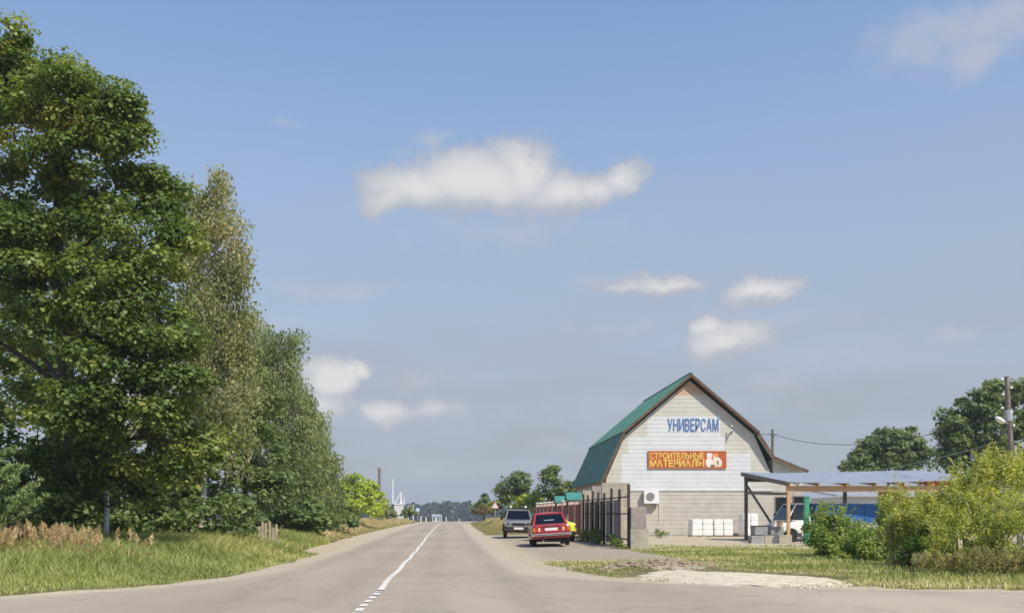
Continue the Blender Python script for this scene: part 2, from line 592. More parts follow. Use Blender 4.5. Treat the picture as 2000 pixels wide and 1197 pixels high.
# ------------------------------------------------------------------ ground shape
LE = np.array([(-60, -4.2), (-1.01, -4.2), (-1, -150), (12.4, -150), (12.6, -14), (13.4, -9.6), (14.4, -6.9), (16.2, -5.45), (18, -4.72), (19.7, -4.38), (22, -4.2), (25, -4.12), (35, -4.15), (58, -4.2), (104, -4.2), (125, -3.95), (145, -3.1), (170, -1.2), (220, 4.5), (420, 45)])
RE = np.array([(-60, 2.0), (-1.01, 2.0), (-1, 150), (14.8, 150), (15.0, 24), (15.35, 11.5), (15.6, 9.2), (16.2, 6.8), (17.2, 5.0), (18, 4.1), (19.0, 3.2), (20.2, 2.72), (23.5, 2.2), (30, 2.0), (58, 2.0), (104, 2.3), (125, 2.6), (145, 3.4), (170, 5.2), (220, 10.5), (420, 51)])


def left_edge(y):
    return np.interp(y, LE[:, 0], LE[:, 1])


def right_edge(y):
    return np.interp(y, RE[:, 0], RE[:, 1])


def wob(x, y, f, seed=0.0):
    return (np.sin(x * f * 1.3 + y * f * .7 + seed) + np.sin(y * f * 1.9 - x * f * .6 + 1.7 + seed) + np.sin((x + y) * f * 2.7 + 3.1 + seed) * .6) / 2.6


def profile(y):
    y = np.asarray(y, float)
    up = .0085 * np.clip(y - 35, 0, 108)
    dn = np.where(y > 143, .0085 * (y - 143) - .00012 * np.clip(y - 143, 0, 90) ** 2 - .0131 * np.clip(y - 233, 0, 180), 0)
    dn = np.where(y > 413, dn - 0.0085 * (y - 413), dn)
    return up + dn


def gz(x, y):
    x = np.asarray(x, float)
    y = np.asarray(y, float)
    w = 1 - sm(x, 8.6, 11.5) * (1 - sm(y, 95, 130))
    z = profile(y) * w
    d = np.minimum(-x - 4.7, y - 14.0)
    z = z + .2 * sm(d, .2, 5.0) * sm(y, 13.5, 18) * (1 - .35 * sm(y, 60, 120))
    z = z + .05 * wob(x, y, .55) * np.clip(sm(d, .3, 2) + sm(x, 7, 12), 0, 1) * (1 - sm(y, 300, 500))
    z = z + .14 * np.exp(-(((x - 4.9) / 1.5) ** 2 + ((y - 22.6) / 1.5) ** 2)) * (1 + .5 * wob(x, y, 3.1))
    z = z + .05 * sm(x - right_edge(y), .4, 3) * sm(y, 15, 19)
    return z


def shoulder(y):
    y = np.asarray(y, float)
    return .16 + .05 * np.sin(y * 1.1) + sm(y, 33.5, 36) * (1.15 - .55 * sm(y, 60, 140))


def zones(x, y):
    """grass, sand and gravel shares of the open ground"""
    x = np.asarray(x, float)
    y = np.asarray(y, float)
    le, re = left_edge(y), right_edge(y)
    w = wob(x, y, .8)
    w2 = wob(x, y, 2.3, 2.0)
    yl = np.interp(x, [-24, -14, -9.6, -6.9], [12.5, 12.6, 13.4, 14.4])
    gl = sm((le - shoulder(y)) - x + .12 * w2, -.05, .22) * np.where(x < -6.6, sm(y - yl + .25 * w2 + .2 * w, .1, .45), 1)
    # right of the road
    d = x - re
    tongue = (1 - sm(d + .25 * w, .3, .9)) * sm(y, 17, 20)
    park = sm(y + w, 25.5, 29) * (1 - sm(y + 1.5 * w, 60, 66)) * (1 - sm(x + .25 * w2, 6.6, 7.3))
    yard = sm(y + 1.3 * w, 34, 39) * (1 - sm(y, 88, 95)) * sm(x, 7.2, 7.8) * (1 - sm(x, 42, 50))
    mound = np.exp(-(((x - 4.9) / 1.7) ** 2 + ((y - 22.6) / 1.6) ** 2))
    bare = np.clip(np.maximum(np.maximum(tongue, park), np.maximum(yard * (.86 + .3 * w2), sm(mound + .22 * w2, .35, .7))), 0, 1)
    patch = sm(wob(x, y, .62, 4.0) + .5 * w2, .2, .8) * .8 * (1 - sm(y, 40, 60))
    ye = np.interp(x, [6.8, 9.2, 11.5, 24], [16.2, 15.6, 15.35, 15.0])
    fringe = np.where(x > 6.4, 1 - sm(y - ye + .55 * w2 + .4 * w, .1, .7), 0)
    bare = np.maximum(bare, fringe)
    gr = sm(d, .05, .45) * (1 - np.maximum(bare, patch))
    side = np.where(x < (le + re) / 2, gl, gr)
    grav = np.where(x > 0, np.maximum(park * sm(x, 2.3, 3.6), .5 * sm(mound, .3, .7)), 0)
    return np.clip(side, 0, 1), np.clip(grav, 0, 1)


def axis(parts):
    return np.unique(np.concatenate([np.arange(a, b, s) for a, b, s in parts]).round(4))


def ground_material():
    m, t, out = newmat('ground')
    b = nd(t, 'ShaderNodeBsdfPrincipled')
    g = nd(t, 'ShaderNodeAttribute')
    g.attribute_name = 'grass_share'
    v = nd(t, 'ShaderNodeAttribute')
    v.attribute_name = 'gravel_share'
    n1 = noise(t, .7, 5)
    n2 = noise(t, 6, 6, .65)
    n3 = noise(t, 38, 4, .7)
    sand = cmix(t, sstep(t, n2, .3, .7), (.44, .36, .25), (.56, .47, .34))
    grav = cmix(t, sstep(t, n3, .3, .7), (.31, .25, .19), (.46, .375, .285))
    soil = cmix(t, sstep(t, n1, .35, .65), (.15, .14, .05), (.27, .23, .11))
    soil = cmix(t, sstep(t, n3, .3, .75), soil, (.12, .125, .045))
    c = cmix(t, v.outputs['Fac'], sand, grav)
    gf = sstep(t, mth(t, 'MULTIPLY_ADD', mth(t, 'SUBTRACT', n2, .5), .8, g.outputs['Fac']), .3, .6)
    c = cmix(t, gf, c, soil)
    t.links.new(c, b.inputs['Base Color'])
    b.inputs['Roughness'].default_value = .95
    b.inputs['Specular IOR Level'].default_value = .15
    bp = nd(t, 'ShaderNodeBump')
    bp.inputs['Strength'].default_value = .6
    bp.inputs['Distance'].default_value = .05
    t.links.new(mth(t, 'ADD', n3, n2), bp.inputs['Height'])
    t.links.new(bp.outputs[0], b.inputs['Normal'])
    t.links.new(b.outputs[0], out.inputs[0])
    return m


def build_ground():
    xs = axis([(-3500, -400, 300), (-400, -60, 20), (-60, -16, 2), (-16, 20, .3), (20, 60, 1.5), (60, 400, 20), (400, 3501, 300)])
    ys = axis([(-500, -20, 40), (-20, 12, 2), (12, 50, .3), (50, 110, .8), (110, 260, 4), (260, 600, 15), (600, 5001, 200)])
    X, Y = np.meshgrid(xs, ys)
    Z = gz(X, Y)
    Z -= .25 * ((X > left_edge(Y) + .35) & (X < right_edge(Y) - .35))
    V = np.stack([X, Y, Z], -1).reshape(-1, 3)
    nx, ny = len(xs), len(ys)
    i = (np.arange(ny - 1)[:, None] * nx + np.arange(nx - 1)[None]).ravel()
    tris = np.concatenate([np.stack([i, i + 1, i + nx + 1], 1), np.stack([i, i + nx + 1, i + nx], 1)])
    o = np_mesh("ground", V, tris, ground_material())
    g, gv = zones(V[:, 0], V[:, 1])
    for nm, a in (("grass_share", g), ("gravel_share", gv)):
        at = o.data.attributes.new(nm, 'FLOAT', 'POINT')
        at.data.foreach_set("value", a.astype(np.float32))
    o.data.polygons.foreach_set("use_smooth", np.ones(len(tris), bool))
    tag(o, kind="structure")


def asphalt_material():
    m, t, out = newmat('asphalt')
    b = nd(t, 'ShaderNodeBsdfPrincipled')
    n1 = noise(t, .35, 5, .6, stretch=(1, .3, 1))
    n2 = noise(t, 2.2, 6, .65, stretch=(1, .35, 1))
    n3 = noise(t, 60, 3, .7)
    c = cmix(t, sstep(t, n1, .3, .7), (.325, .268, .205), (.42, .345, .262))
    c = cmix(t, mth(t, 'MULTIPLY', sstep(t, n2, .52, .72), .45), c, (.25, .21, .17))
    c = cmix(t, mth(t, 'MULTIPLY', sstep(t, n3, .35, .7), .35), c, (.40, .335, .26))
    d = nd(t, 'ShaderNodeAttribute')
    d.attribute_name = 'dust'
    df = sstep(t, mth(t, 'MULTIPLY_ADD', mth(t, 'SUBTRACT', n2, .5), .9, d.outputs['Fac']), .25, .8)
    c = cmix(t, df, c, (.46, .385, .285))
    # tyre-polished tracks either side of the centre line, and old patches
    sx = nd(t, 'ShaderNodeSeparateXYZ')
    gg = nd(t, 'ShaderNodeNewGeometry')
    t.links.new(gg.outputs['Position'], sx.inputs[0])
    xx = mth(t, 'ADD', sx.outputs[0], mth(t, 'MULTIPLY', mth(t, 'SUBTRACT', n1, .5), .5))
    trk = None
    for c0 in (-3.2, -1.75, -.25, 1.2):
        g_ = sstep(t, mth(t, 'ABSOLUTE', mth(t, 'SUBTRACT', xx, c0)), .1, .42, 1, 0)
        trk = g_ if trk is None else mth(t, 'MAXIMUM', trk, g_)
    c = cmix(t, mth(t, 'MULTIPLY', mth(t, 'MULTIPLY', trk, sstep(t, n2, .3, .6)), .3), c, (.245, .21, .175))
    pv = nd(t, 'ShaderNodeTexVoronoi')
    pv.inputs['Scale'].default_value = .16
    pm = nd(t, 'ShaderNodeMapping')
    pm.inputs['Scale'].default_value = (1, .45, 1)
    t.links.new(gg.outputs['Position'], pm.inputs[0])
    t.links.new(pm.outputs[0], pv.inputs['Vector'])
    ps = nd(t, 'ShaderNodeSeparateColor')
    t.links.new(pv.outputs['Color'], ps.inputs[0])
    c = cmix(t, mth(t, 'MULTIPLY', sstep(t, ps.outputs[0], .7, .72), .0), c, (.21, .185, .16))
    # tar-sealed cracks
    vo = nd(t, 'ShaderNodeTexVoronoi')
    vo.feature = 'DISTANCE_TO_EDGE'
    vo.inputs['Scale'].default_value = .33
    ge = nd(t, 'ShaderNodeNewGeometry')
    mp = nd(t, 'ShaderNodeVectorMath', operation='ADD')
    nn = nd(t, 'ShaderNodeTexNoise')
    nn.inputs['Scale'].default_value = 1.3
    nn.inputs['Detail'].default_value = 5
    t.links.new(ge.outputs['Position'], nn.inputs['Vector'])
    t.links.new(ge.outputs['Position'], mp.inputs[0])
    t.links.new(nn.outputs['Color'], mp.inputs[1])
    t.links.new(mp.outputs[0], vo.inputs['Vector'])
    crack = mth(t, 'MULTIPLY', sstep(t, vo.outputs['Distance'], 0.002, .016, 1, 0), .22)
    c = cmix(t, crack, c, (.11, .1, .09))
    t.links.new(c, b.inputs['Base Color'])
    b.inputs['Roughness'].default_value = .85
    b.inputs['Specular IOR Level'].default_value = .3
    bp = nd(t, 'ShaderNodeBump')
    bp.inputs['Strength'].default_value = .35
    bp.inputs['Distance'].default_value = .01
    t.links.new(n3, bp.inputs['Height'])
    t.links.new(bp.outputs[0], b.inputs['Normal'])
    t.links.new(b.outputs[0], out.inputs[0])
    return m


ROAD_UP = .022


def build_road():
    ys = axis([(-60, -1, 4), (-1.01, -.99, .01), (-1, 12, 1), (12, 24, .15), (24, 60, .6), (60, 160, 2), (160, 421, 10)])
    n = 41
    u = np.linspace(0, 1, n)
    l = left_edge(ys) + .05 * np.sin(ys * 2.7) * (np.abs(left_edge(ys)) < 40) + .03 * np.sin(ys * 7.1)
    r = right_edge(ys) + .05 * np.sin(ys * 2.1 + 1) + .03 * np.sin(ys * 6.3)
    # columns gather in the middle of the wide crossing so that the surface follows the ground
    X = l[:, None] + (r - l)[:, None] * u[None]
    wide = (r - l) > 40
    core = np.concatenate([np.linspace(-1, -.12, 6), np.linspace(-.11, .11, n - 12), np.linspace(.12, 1, 6)])
    X[wide] = np.where(core[None] < 0, -core[None] * l[wide][:, None], core[None] * r[wide][:, None])
    Y = np.repeat(ys[:, None], n, 1)
    Z = profile(Y) + ROAD_UP - .012 * ((u[None] - .5) * 2) ** 2
    V = np.stack([X, Y, Z], -1).reshape(-1, 3)
    i = (np.arange(len(ys) - 1)[:, None] * n + np.arange(n - 1)[None]).ravel()
    tris = np.concatenate([np.stack([i, i + 1, i + n + 1], 1), np.stack([i, i + n + 1, i + n], 1)])
    o = np_mesh("road", V, tris, asphalt_material())
    xf, yf = V[:, 0], V[:, 1]
    edge = np.minimum(xf - left_edge(yf), right_edge(yf) - xf)
    dust = np.maximum(1 - sm(edge, 0, .9), .55 * (1 - sm(np.abs(yf - 13.2), 1, 4.5)) * sm(np.abs(xf + 1), 3, 7))
    dust = np.maximum(dust, sm(xf, .6, 2.1) * sm(yf, 17, 22) * (1 - sm(yf, 40, 70)) * .8)
    at = o.data.attributes.new("dust", 'FLOAT', 'POINT')
    at.data.foreach_set("value", dust.astype(np.float32))
    o.data.polygons.foreach_set("use_smooth", np.ones(len(tris), bool))
    tag(o, kind="structure")
    # centre line: short dashes near the crossing, solid further on
    wm = mat('road_paint', (.70, .66, .58), .8, .12, 3, bump=.1, bscale=60, stain=((.34, .30, .25), 6, (1, 1, 1), .75))

    def cx(y):
        return np.interp(y, [0, 14, 24, 40], [-1.04, -1.08, -1.09, -1.1]) * (1 - sm(y, 30, 50)) + (left_edge(y) + right_edge(y)) / 2 * sm(y, 30, 50) + .02 * np.sin(y * .9)
    segs = []
    y = 10.2
    while y < 15.6:
        segs.append((y, y + .42))
        y += .66
    segs.append((15.7, 160))
    mb = MB()
    for a, b_ in segs:
        st = np.arange(a, b_ + .01, .21 if b_ - a < 3 else 1.0)
        b0 = len(mb.v)
        for yy in st:
            c = float(cx(yy))
            w = .052
            z = float(profile(yy)) + ROAD_UP + .005
            mb.v += [(c - w, yy, z), (c + w, yy, z)]
        for k in range(len(st) - 1):
            mb.f.append((b0 + 2 * k, b0 + 2 * k + 1, b0 + 2 * k + 3, b0 + 2 * k + 2))
    c = mb.build("road_marking", wm)
    tag(c, kind="structure")


build_ground()
build_road()


# ------------------------------------------------------------------ vegetation
def unit(a):
    return a / np.maximum(np.linalg.norm(a, axis=1, keepdims=True), 1e-6)


def leaf_arrays(pos, nrm, size, aspect, tint, along=None):
    """folded rhombic leaves"""
    n = len(pos)
    rnd = RNG.normal(size=(n, 3))
    if along is None:
        u = unit(np.cross(nrm, rnd))
    else:
        u = unit(along)
        nrm = unit(np.cross(u, rnd))
    v = np.cross(nrm, u)
    s = size[:, None]
    base = pos - u * s * .5
    tip = pos + u * s * .5
    a = pos + v * s * aspect * .5 + nrm * s * .12 - u * s * .08
    b = pos - v * s * aspect * .5 + nrm * s * .12 - u * s * .08
    V = np.stack([base, a, tip, b], 1).reshape(-1, 3)
    i = np.arange(n) * 4
    T = np.concatenate([np.stack([i, i + 1, i + 2], 1), np.stack([i, i + 2, i + 3], 1)])
    return V, T, np.repeat(tint, 4)


def clump_points(lobes, rc, per, flat=.6, shell=.45):
    """leaf clumps scattered over the lobes; returns centres, lobe ids, points and normals"""
    C, Lid = [], []
    for k, (cx, cy, cz, rx, ry, rz, n) in enumerate(lobes):
        d = unit(RNG.normal(size=(n, 3)))
        rad = shell + (1 - shell) * RNG.random((n, 1)) ** .6
        C.append(np.array([cx, cy, cz]) + d * rad * np.array([rx, ry, rz]))
        Lid += [k] * n
    C = np.concatenate(C)
    m = len(C)
    cr = rc * (0.6 + .8 * RNG.random(m))
    cnt = RNG.poisson(per, m)
    idx = np.repeat(np.arange(m), cnt)
    N = len(idx)
    d = unit(RNG.normal(size=(N, 3)) + np.array([0, 0, .25]))
    rr = (RNG.random((N, 1)) ** .5)
    pts = C[idx] + d * rr * cr[idx][:, None] * np.array([1, 1, flat])
    nrm = unit(d * .7 + np.array([0, 0, .75]) + RNG.normal(size=(N, 3)) * .45)
    return C, np.array(Lid), pts, nrm, idx, m


def limbs(mb, base, top, r0, C, step=3, lobes=None, Lid=None, twig=.018, lean=0.0):
    """tapered trunk, a limb to each lobe and twigs to the clumps"""
    base, top = Vector(base), Vector(top)
    pts = []
    for k in range(9):
        f = k / 8
        p = base.lerp(top, f) + Vector((math.sin(f * 5 + base.x) * .12 * f, math.cos(f * 4 + base.y) * .12 * f, 0)) * (top.z - base.z) * .12
        pts.append(p)
    mb.tube(pts, [r0 * (1.25 if k == 0 else 1) * (1 - .86 * k / 8) for k in range(9)], 9)
    for k, lb in enumerate(lobes):
        c = Vector(lb[:3])
        h = max(base.z + .2 * (top.z - base.z), min(c.z - .55 * math.hypot(c.x - base.x, c.y - base.y), top.z - .05 * (top.z - base.z)))
        f = (h - base.z) / (top.z - base.z)
        s = pts[min(8, max(0, int(f * 8)))].lerp(pts[min(8, int(f * 8) + 1)], f * 8 - int(f * 8))
        mid = s.lerp(c, .55) + Vector((0, 0, .06 * (c - s).length))
        rl = r0 * (1 - .8 * f) * .42
        mb.tube([s, s.lerp(mid, .5) + Vector((0, 0, .04)), mid, c], [rl, rl * .8, rl * .55, rl * .25], 6)
        ids = np.nonzero(Lid == k)[0][::step]
        for i in ids:
            q = Vector(C[i])
            st = mid.lerp(c, random.random())
            mb.tube([st, st.lerp(q, .5) + Vector((0, 0, .1)), q], [twig, twig * .7, twig * .3], 4, cap=False)


def L(px, py, D, rx, ry, n, ky=1.0):
    """a lobe of a crown, given where the photo shows it and its distance"""
    p = P(px, py, D)
    return (p.x, p.y, p.z, rx / F * D, (rx + ry) * .5 / F * D * ky, ry / F * D, n)


def make_tree(name, label, cat, base, lobes, leaf, bark, size=.17, rc=.55, per=60, r0=.16, top=None, aspect=.75, flat=.6, shell=.45,
              group=None, hang=0.0, step=3, twig=.018, crownname="crown", dz=0.0):
    bx, by = base
    bz = float(gz(bx, by)) - .1
    t = empty(name, (bx, by, bz))
    tag(t, label, cat, group)
    C, Lid, pts, nrm, idx, m = clump_points(lobes, rc, per, flat, shell)
    if top is None:
        zs = [l[2] for l in lobes]
        w = max(lobes, key=lambda l: l[2])
        top = (bx * .5 + w[0] * .5, by * .5 + w[1] * .5, max(zs))
    mb = MB()
    limbs(mb, (bx, by, bz), top, r0, C, step, lobes, Lid, twig)
    tr = mb.build("trunk", bark, None, smooth=.8)
    n = len(pts)
    ct = RNG.random(m) * .55
    lt = (RNG.random(len(lobes)) - .5) * .34
    tint = np.clip(ct[idx] + lt[Lid[idx]] + RNG.random(n) * .42 + (RNG.random(n) > .988) * .4, 0, 1)
    sz = size * (.45 + 1.15 * RNG.random(n) ** 1.4)
    along = None
    if hang > 0:
        ln = RNG.random(n) ** 1.5 * hang
        pts = pts - np.stack([0 * ln, 0 * ln, ln], 1)
        along = RNG.normal(size=(n, 3)) * .6 + np.array([0, 0, -1.0])
    V, T, tt = leaf_arrays(pts, nrm, sz, aspect, tint, along)
    cr = np_mesh(crownname, V, T, leaf, tt)
    for o in (tr, cr):
        o.data.transform(Matrix.Translation((-bx, -by, -bz)))
        o.parent = t
    return t


def left_trees():
    maple = [L(18, 112, 27, 52, 62, 17), L(-70, 140, 27, 110, 110, 16), L(112, 190, 26, 80, 66, 24), L(200, 232, 26, 72, 70, 24), L(240, 245, 25.5, 40, 46, 9),
             L(30, 300, 27.5, 130, 110, 26), L(160, 330, 26.5, 110, 80, 20), L(-90, 330, 27.5, 130, 170, 22), L(305, 380, 26.5, 48, 52, 13), L(110, 420, 25.8, 70, 50, 10), L(95, 610, 26.4, 60, 50, 8), L(130, 900, 27, 80, 50, 9),
             L(290, 470, 26, 88, 80, 24), L(225, 570, 25.6, 95, 75, 22), L(120, 470, 29, 95, 60, 8), L(20, 450, 26, 60, 55, 12), L(60, 545, 26, 70, 45, 12),
             L(300, 640, 26, 80, 80, 20), L(200, 720, 25.8, 100, 75, 22), L(340, 740, 26.4, 70, 80, 16), L(60, 680, 30.5, 120, 110, 14),
             L(150, 800, 25.6, 75, 52, 13), L(290, 850, 26.2, 90, 70, 17), L(80, 860, 31, 130, 90, 14), L(230, 940, 28.5, 110, 50, 12), L(370, 900, 27.5, 70, 80, 13),
             L(-110, 620, 28, 140, 170, 20), L(-100, 880, 29, 130, 110, 12), L(60, 950, 30, 120, 50, 12), L(160, 900, 29, 80, 60, 10), L(40, 180, 29, 110, 110, 10)]
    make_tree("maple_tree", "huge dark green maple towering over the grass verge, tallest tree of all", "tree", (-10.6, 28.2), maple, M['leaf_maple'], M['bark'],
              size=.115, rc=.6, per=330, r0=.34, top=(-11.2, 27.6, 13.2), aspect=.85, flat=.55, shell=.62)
    # trees further back in the belt behind it, seen only as the dark wood between
    back = [L(40, 560, 38, 160, 180, 60), L(180, 700, 37, 150, 160, 60), L(60, 860, 36, 170, 120, 50), L(300, 860, 36, 120, 120, 40), L(-120, 700, 38, 160, 250, 60), L(150, 420, 37, 90, 90, 10)]
    make_tree("linden_tree", "deeply shaded tree standing right behind the huge maple", "tree", (-15.2, 38), back, M['leaf_green'], M['bark'], size=.26, rc=.8, per=60, r0=.2, step=6)
    thinb = [L(195, 820, 31.5, 80, 90, 16), L(210, 680, 32, 60, 90, 14)]
    make_tree("birch_tree", "slender birch with a white trunk showing in the shade beneath the maple", "tree", (XA(206, 31), 31), thinb, M['leaf_birch'], M['birch_bark'],
              size=.11, rc=.5, per=60, r0=.095, top=(XA(214, 31.5), 31.5, 6.6), hang=.5)
    birch = [L(425, 375, 36, 26, 42, 9), L(385, 400, 36.4, 40, 60, 14), L(430, 450, 36, 45, 50, 18), L(455, 515, 36, 34, 45, 14), L(400, 520, 36.5, 55, 70, 20), L(420, 600, 36, 60, 60, 22),
             L(465, 625, 36, 32, 26, 8), L(400, 690, 36, 70, 60, 20), L(430, 760, 36, 65, 60, 18), L(380, 820, 36, 60, 60, 14), L(440, 850, 36.5, 60, 70, 15), L(350, 470, 37, 40, 90, 14), L(380, 620, 37.5, 80, 90, 22), L(400, 760, 38, 90, 90, 22), L(470, 560, 36.4, 30, 60, 10), L(478, 655, 37, 34, 50, 12), L(490, 720, 37.5, 36, 50, 12)]
    make_tree("birch_tree", "pale olive birch with wispy top rising behind the maple's right side", "tree", (XA(392, 36.5), 36.6), birch, M['leaf_birch'], M['birch_bark'],
              size=.115, rc=.55, per=190, r0=.14, top=P(425, 360, 36), hang=.85, aspect=.6, step=2, twig=.022)
    aspen = [L(470, 715, 42, 45, 42, 16), L(490, 790, 41.5, 55, 60, 24), L(450, 860, 41, 60, 70, 22), L(500, 900, 41, 60, 70, 24), L(430, 950, 40, 60, 50, 16), L(520, 960, 41, 55, 45, 16)]
    make_tree("aspen_tree", "round leafy mid-green tree between the pale birch and the drooping one", "tree", (XA(480, 41.5), 41.6), aspen, M['leaf_green'], M['bark'],
              size=.15, rc=.6, per=170, r0=.15, aspect=.8)
    droop = [L(535, 675, 50, 24, 36, 10), L(575, 668, 50.3, 15, 28, 6), L(545, 740, 50, 42, 50, 22), L(570, 800, 50, 48, 60, 26), L(530, 860, 49.5, 60, 65, 26), L(585, 890, 50, 55, 65, 28), L(560, 950, 49.5, 70, 55, 26), L(605, 970, 50, 45, 40, 15), L(515, 730, 51, 40, 50, 12), L(512, 672, 50.5, 26, 34, 8), L(600, 830, 50.5, 30, 60, 12)]
    make_tree("birch_tree", "drooping green birch with two feathery tips, beside the round leafy tree", "tree", (XA(560, 50), 50.5), droop, M['leaf_willow'], M['birch_bark'],
              size=.16, rc=.65, per=190, r0=.15, top=P(550, 655, 50), hang=1.2, aspect=.5)
    end = [L(600, 775, 60, 14, 26, 6), L(612, 830, 60, 24, 45, 16), L(618, 900, 60, 32, 55, 24), L(640, 945, 60, 26, 45, 18), L(600, 960, 59.5, 45, 45, 20), L(655, 985, 61, 24, 28, 12), L(632, 890, 60.5, 22, 50, 10)]
    make_tree("birch_tree", "last and lowest drooping birch of the row, before the lime bush", "tree", (XA(616, 60), 60.5), end, M['leaf_willow'], M['birch_bark'],
              size=.19, rc=.65, per=160, r0=.13, top=P(603, 770, 60), hang=1.1, aspect=.5)
    # undergrowth in the shade
    for k, (px, py, D, rx, ry, lab) in enumerate([(20, 1000, 36, 110, 60, "wide shaded shrub far left, in front of the grey boards"), (120, 1000, 27, 50, 50, "dark shrub hiding the maple's foot"),
                                                  (165, 985, 35, 70, 66, "shaded shrub left of the white birch trunk"), (268, 990, 34, 62, 66, "shaded shrub just right of the white birch trunk"),
                                                  (335, 1000, 32, 60, 55, "low shaded shrub beneath the maple, left of the pickets"), (420, 1000, 34, 65, 56, "low shaded shrub in the dark under the round leafy tree"),
                                                  (585, 1010, 47, 60, 36, "low shrub at the foot of the drooping birches"), (650, 1012, 62, 40, 26, "low dusty shrub at the end of the tree row"), (470, 1015, 38, 44, 36, "small dark shrub beside the pale pickets"),
                                                  (100, 930, 40, 150, 100, "tall dark shrub deep in the wood behind the maple"), (330, 930, 40, 110, 100, "tall dark shrub deep in the wood behind the pale birch")]):
        x = XA(px, D)
        make_tree("shrub", lab, "shrub", (x, D), [L(px, py, D, rx, ry, 16), L(px - rx * .55, py + ry * .35, D, rx * .7, ry * .7, 9), L(px + rx * .55, py + ry * .35, D, rx * .7, ry * .7, 9)],
                  M['leaf_green'], M['bark'], size=.15 + .002 * rx * (D > 39), rc=.4 + .003 * rx * (D > 39), per=75, r0=.05, group="shrubs under the roadside trees")
    lime = [L(690, 955, 84, 40, 30, 20), L(720, 965, 84, 26, 32, 14), L(665, 975, 83, 34, 30, 14), L(700, 990, 82, 45, 24, 16), L(735, 985, 85, 20, 26, 8), L(650, 985, 82, 36, 28, 12), L(675, 945, 84, 26, 20, 8), L(715, 942, 84, 22, 16, 7)]
    make_tree("lime_bush", "bright yellow-green bushy tree before the dark utility pole", "tree", (XA(697, 84), 84.3), lime, M['leaf_lime'], M['bark'],
              size=.26, rc=.65, per=85, r0=.14)
    for px, D, lab in [(762, 130, "small shrub before the white gateway far along the road"), (800, 150, "small dark shrub beyond the white gateway"), (745, 118, "shrub beside the far white triangle sign")]:
        make_tree("shrub", lab, "shrub", (XA(px, D), D), [L(px, 1000, D, 16, 10, 12), L(px - 8, 1004, D, 12, 8, 6)], M['leaf_willow'], M['bark'], size=.35, rc=.5, per=40, r0=.06, group="far shrubs by the road")


def pine_branch_tree():
    bx, by = XA(-95, 21), 21.0
    bz = float(gz(bx, by)) - .1
    t = tag(empty("pine_tree", (bx, by, bz)), "young pine with long light-green needles at the picture's left edge", "tree")
    mb = MB()
    mb.tube([(bx, by, bz), (bx + .03, by, bz + 1.5), (bx, by, bz + 3.6)], [.11, .085, .02], 8)
    pos, dirs = [], []
    for (z, ln, n) in [(.75, 1.75, 9), (1.15, 1.75, 9), (1.6, 1.5, 9), (2.1, 1.2, 8), (2.6, .9, 7), (3.1, .5, 6)]:
        for k in range(n):
            a = 2 * math.pi * k / n + z * 1.7 + random.uniform(-.2, .2)
            l = ln * random.uniform(.85, 1.12)
            d = Vector((math.cos(a), math.sin(a), .12))
            s = Vector((bx, by, bz + z))
            e = s + d * l + Vector((0, 0, .3 * l))
            mid = s + d * l * .5 + Vector((0, 0, -.02))
            mb.tube([s, mid, e], [.028, .02, .008], 5, cap=False)
            for j in range(11):
                f = .25 + .75 * j / 10
                c = s.lerp(mid, f * 2) if f < .5 else mid.lerp(e, f * 2 - 1)
                for q in range(3 if j < 10 else 1):
                    sd = (e - mid).normalized()
                    off = Vector((random.uniform(-1, 1), random.uniform(-1, 1), random.uniform(-.2, .5))) * .16 * (1.3 - f)
                    tipv = c + off
                    for w in range(34):
                        nd_ = (sd * .8 + Vector((random.gauss(0, .55), random.gauss(0, .55), random.gauss(.25, .45)))).normalized()
                        pos.append(tipv + nd_ * .06)
                        dirs.append(nd_)
    tr = mb.build("trunk", M['pine_bark'], smooth=.8)
    pos, dirs = np.array(pos), np.array(dirs)
    n = len(pos)
    V, T, tt = leaf_arrays(pos, dirs, .15 * (.7 + .6 * RNG.random(n)), .16, RNG.random(n), dirs)
    cr = np_mesh("crown", V, T, M['needle'], tt)
    for o in (tr, cr):
        o.data.transform(Matrix.Translation((-bx, -by, -bz)))
        o.parent = t


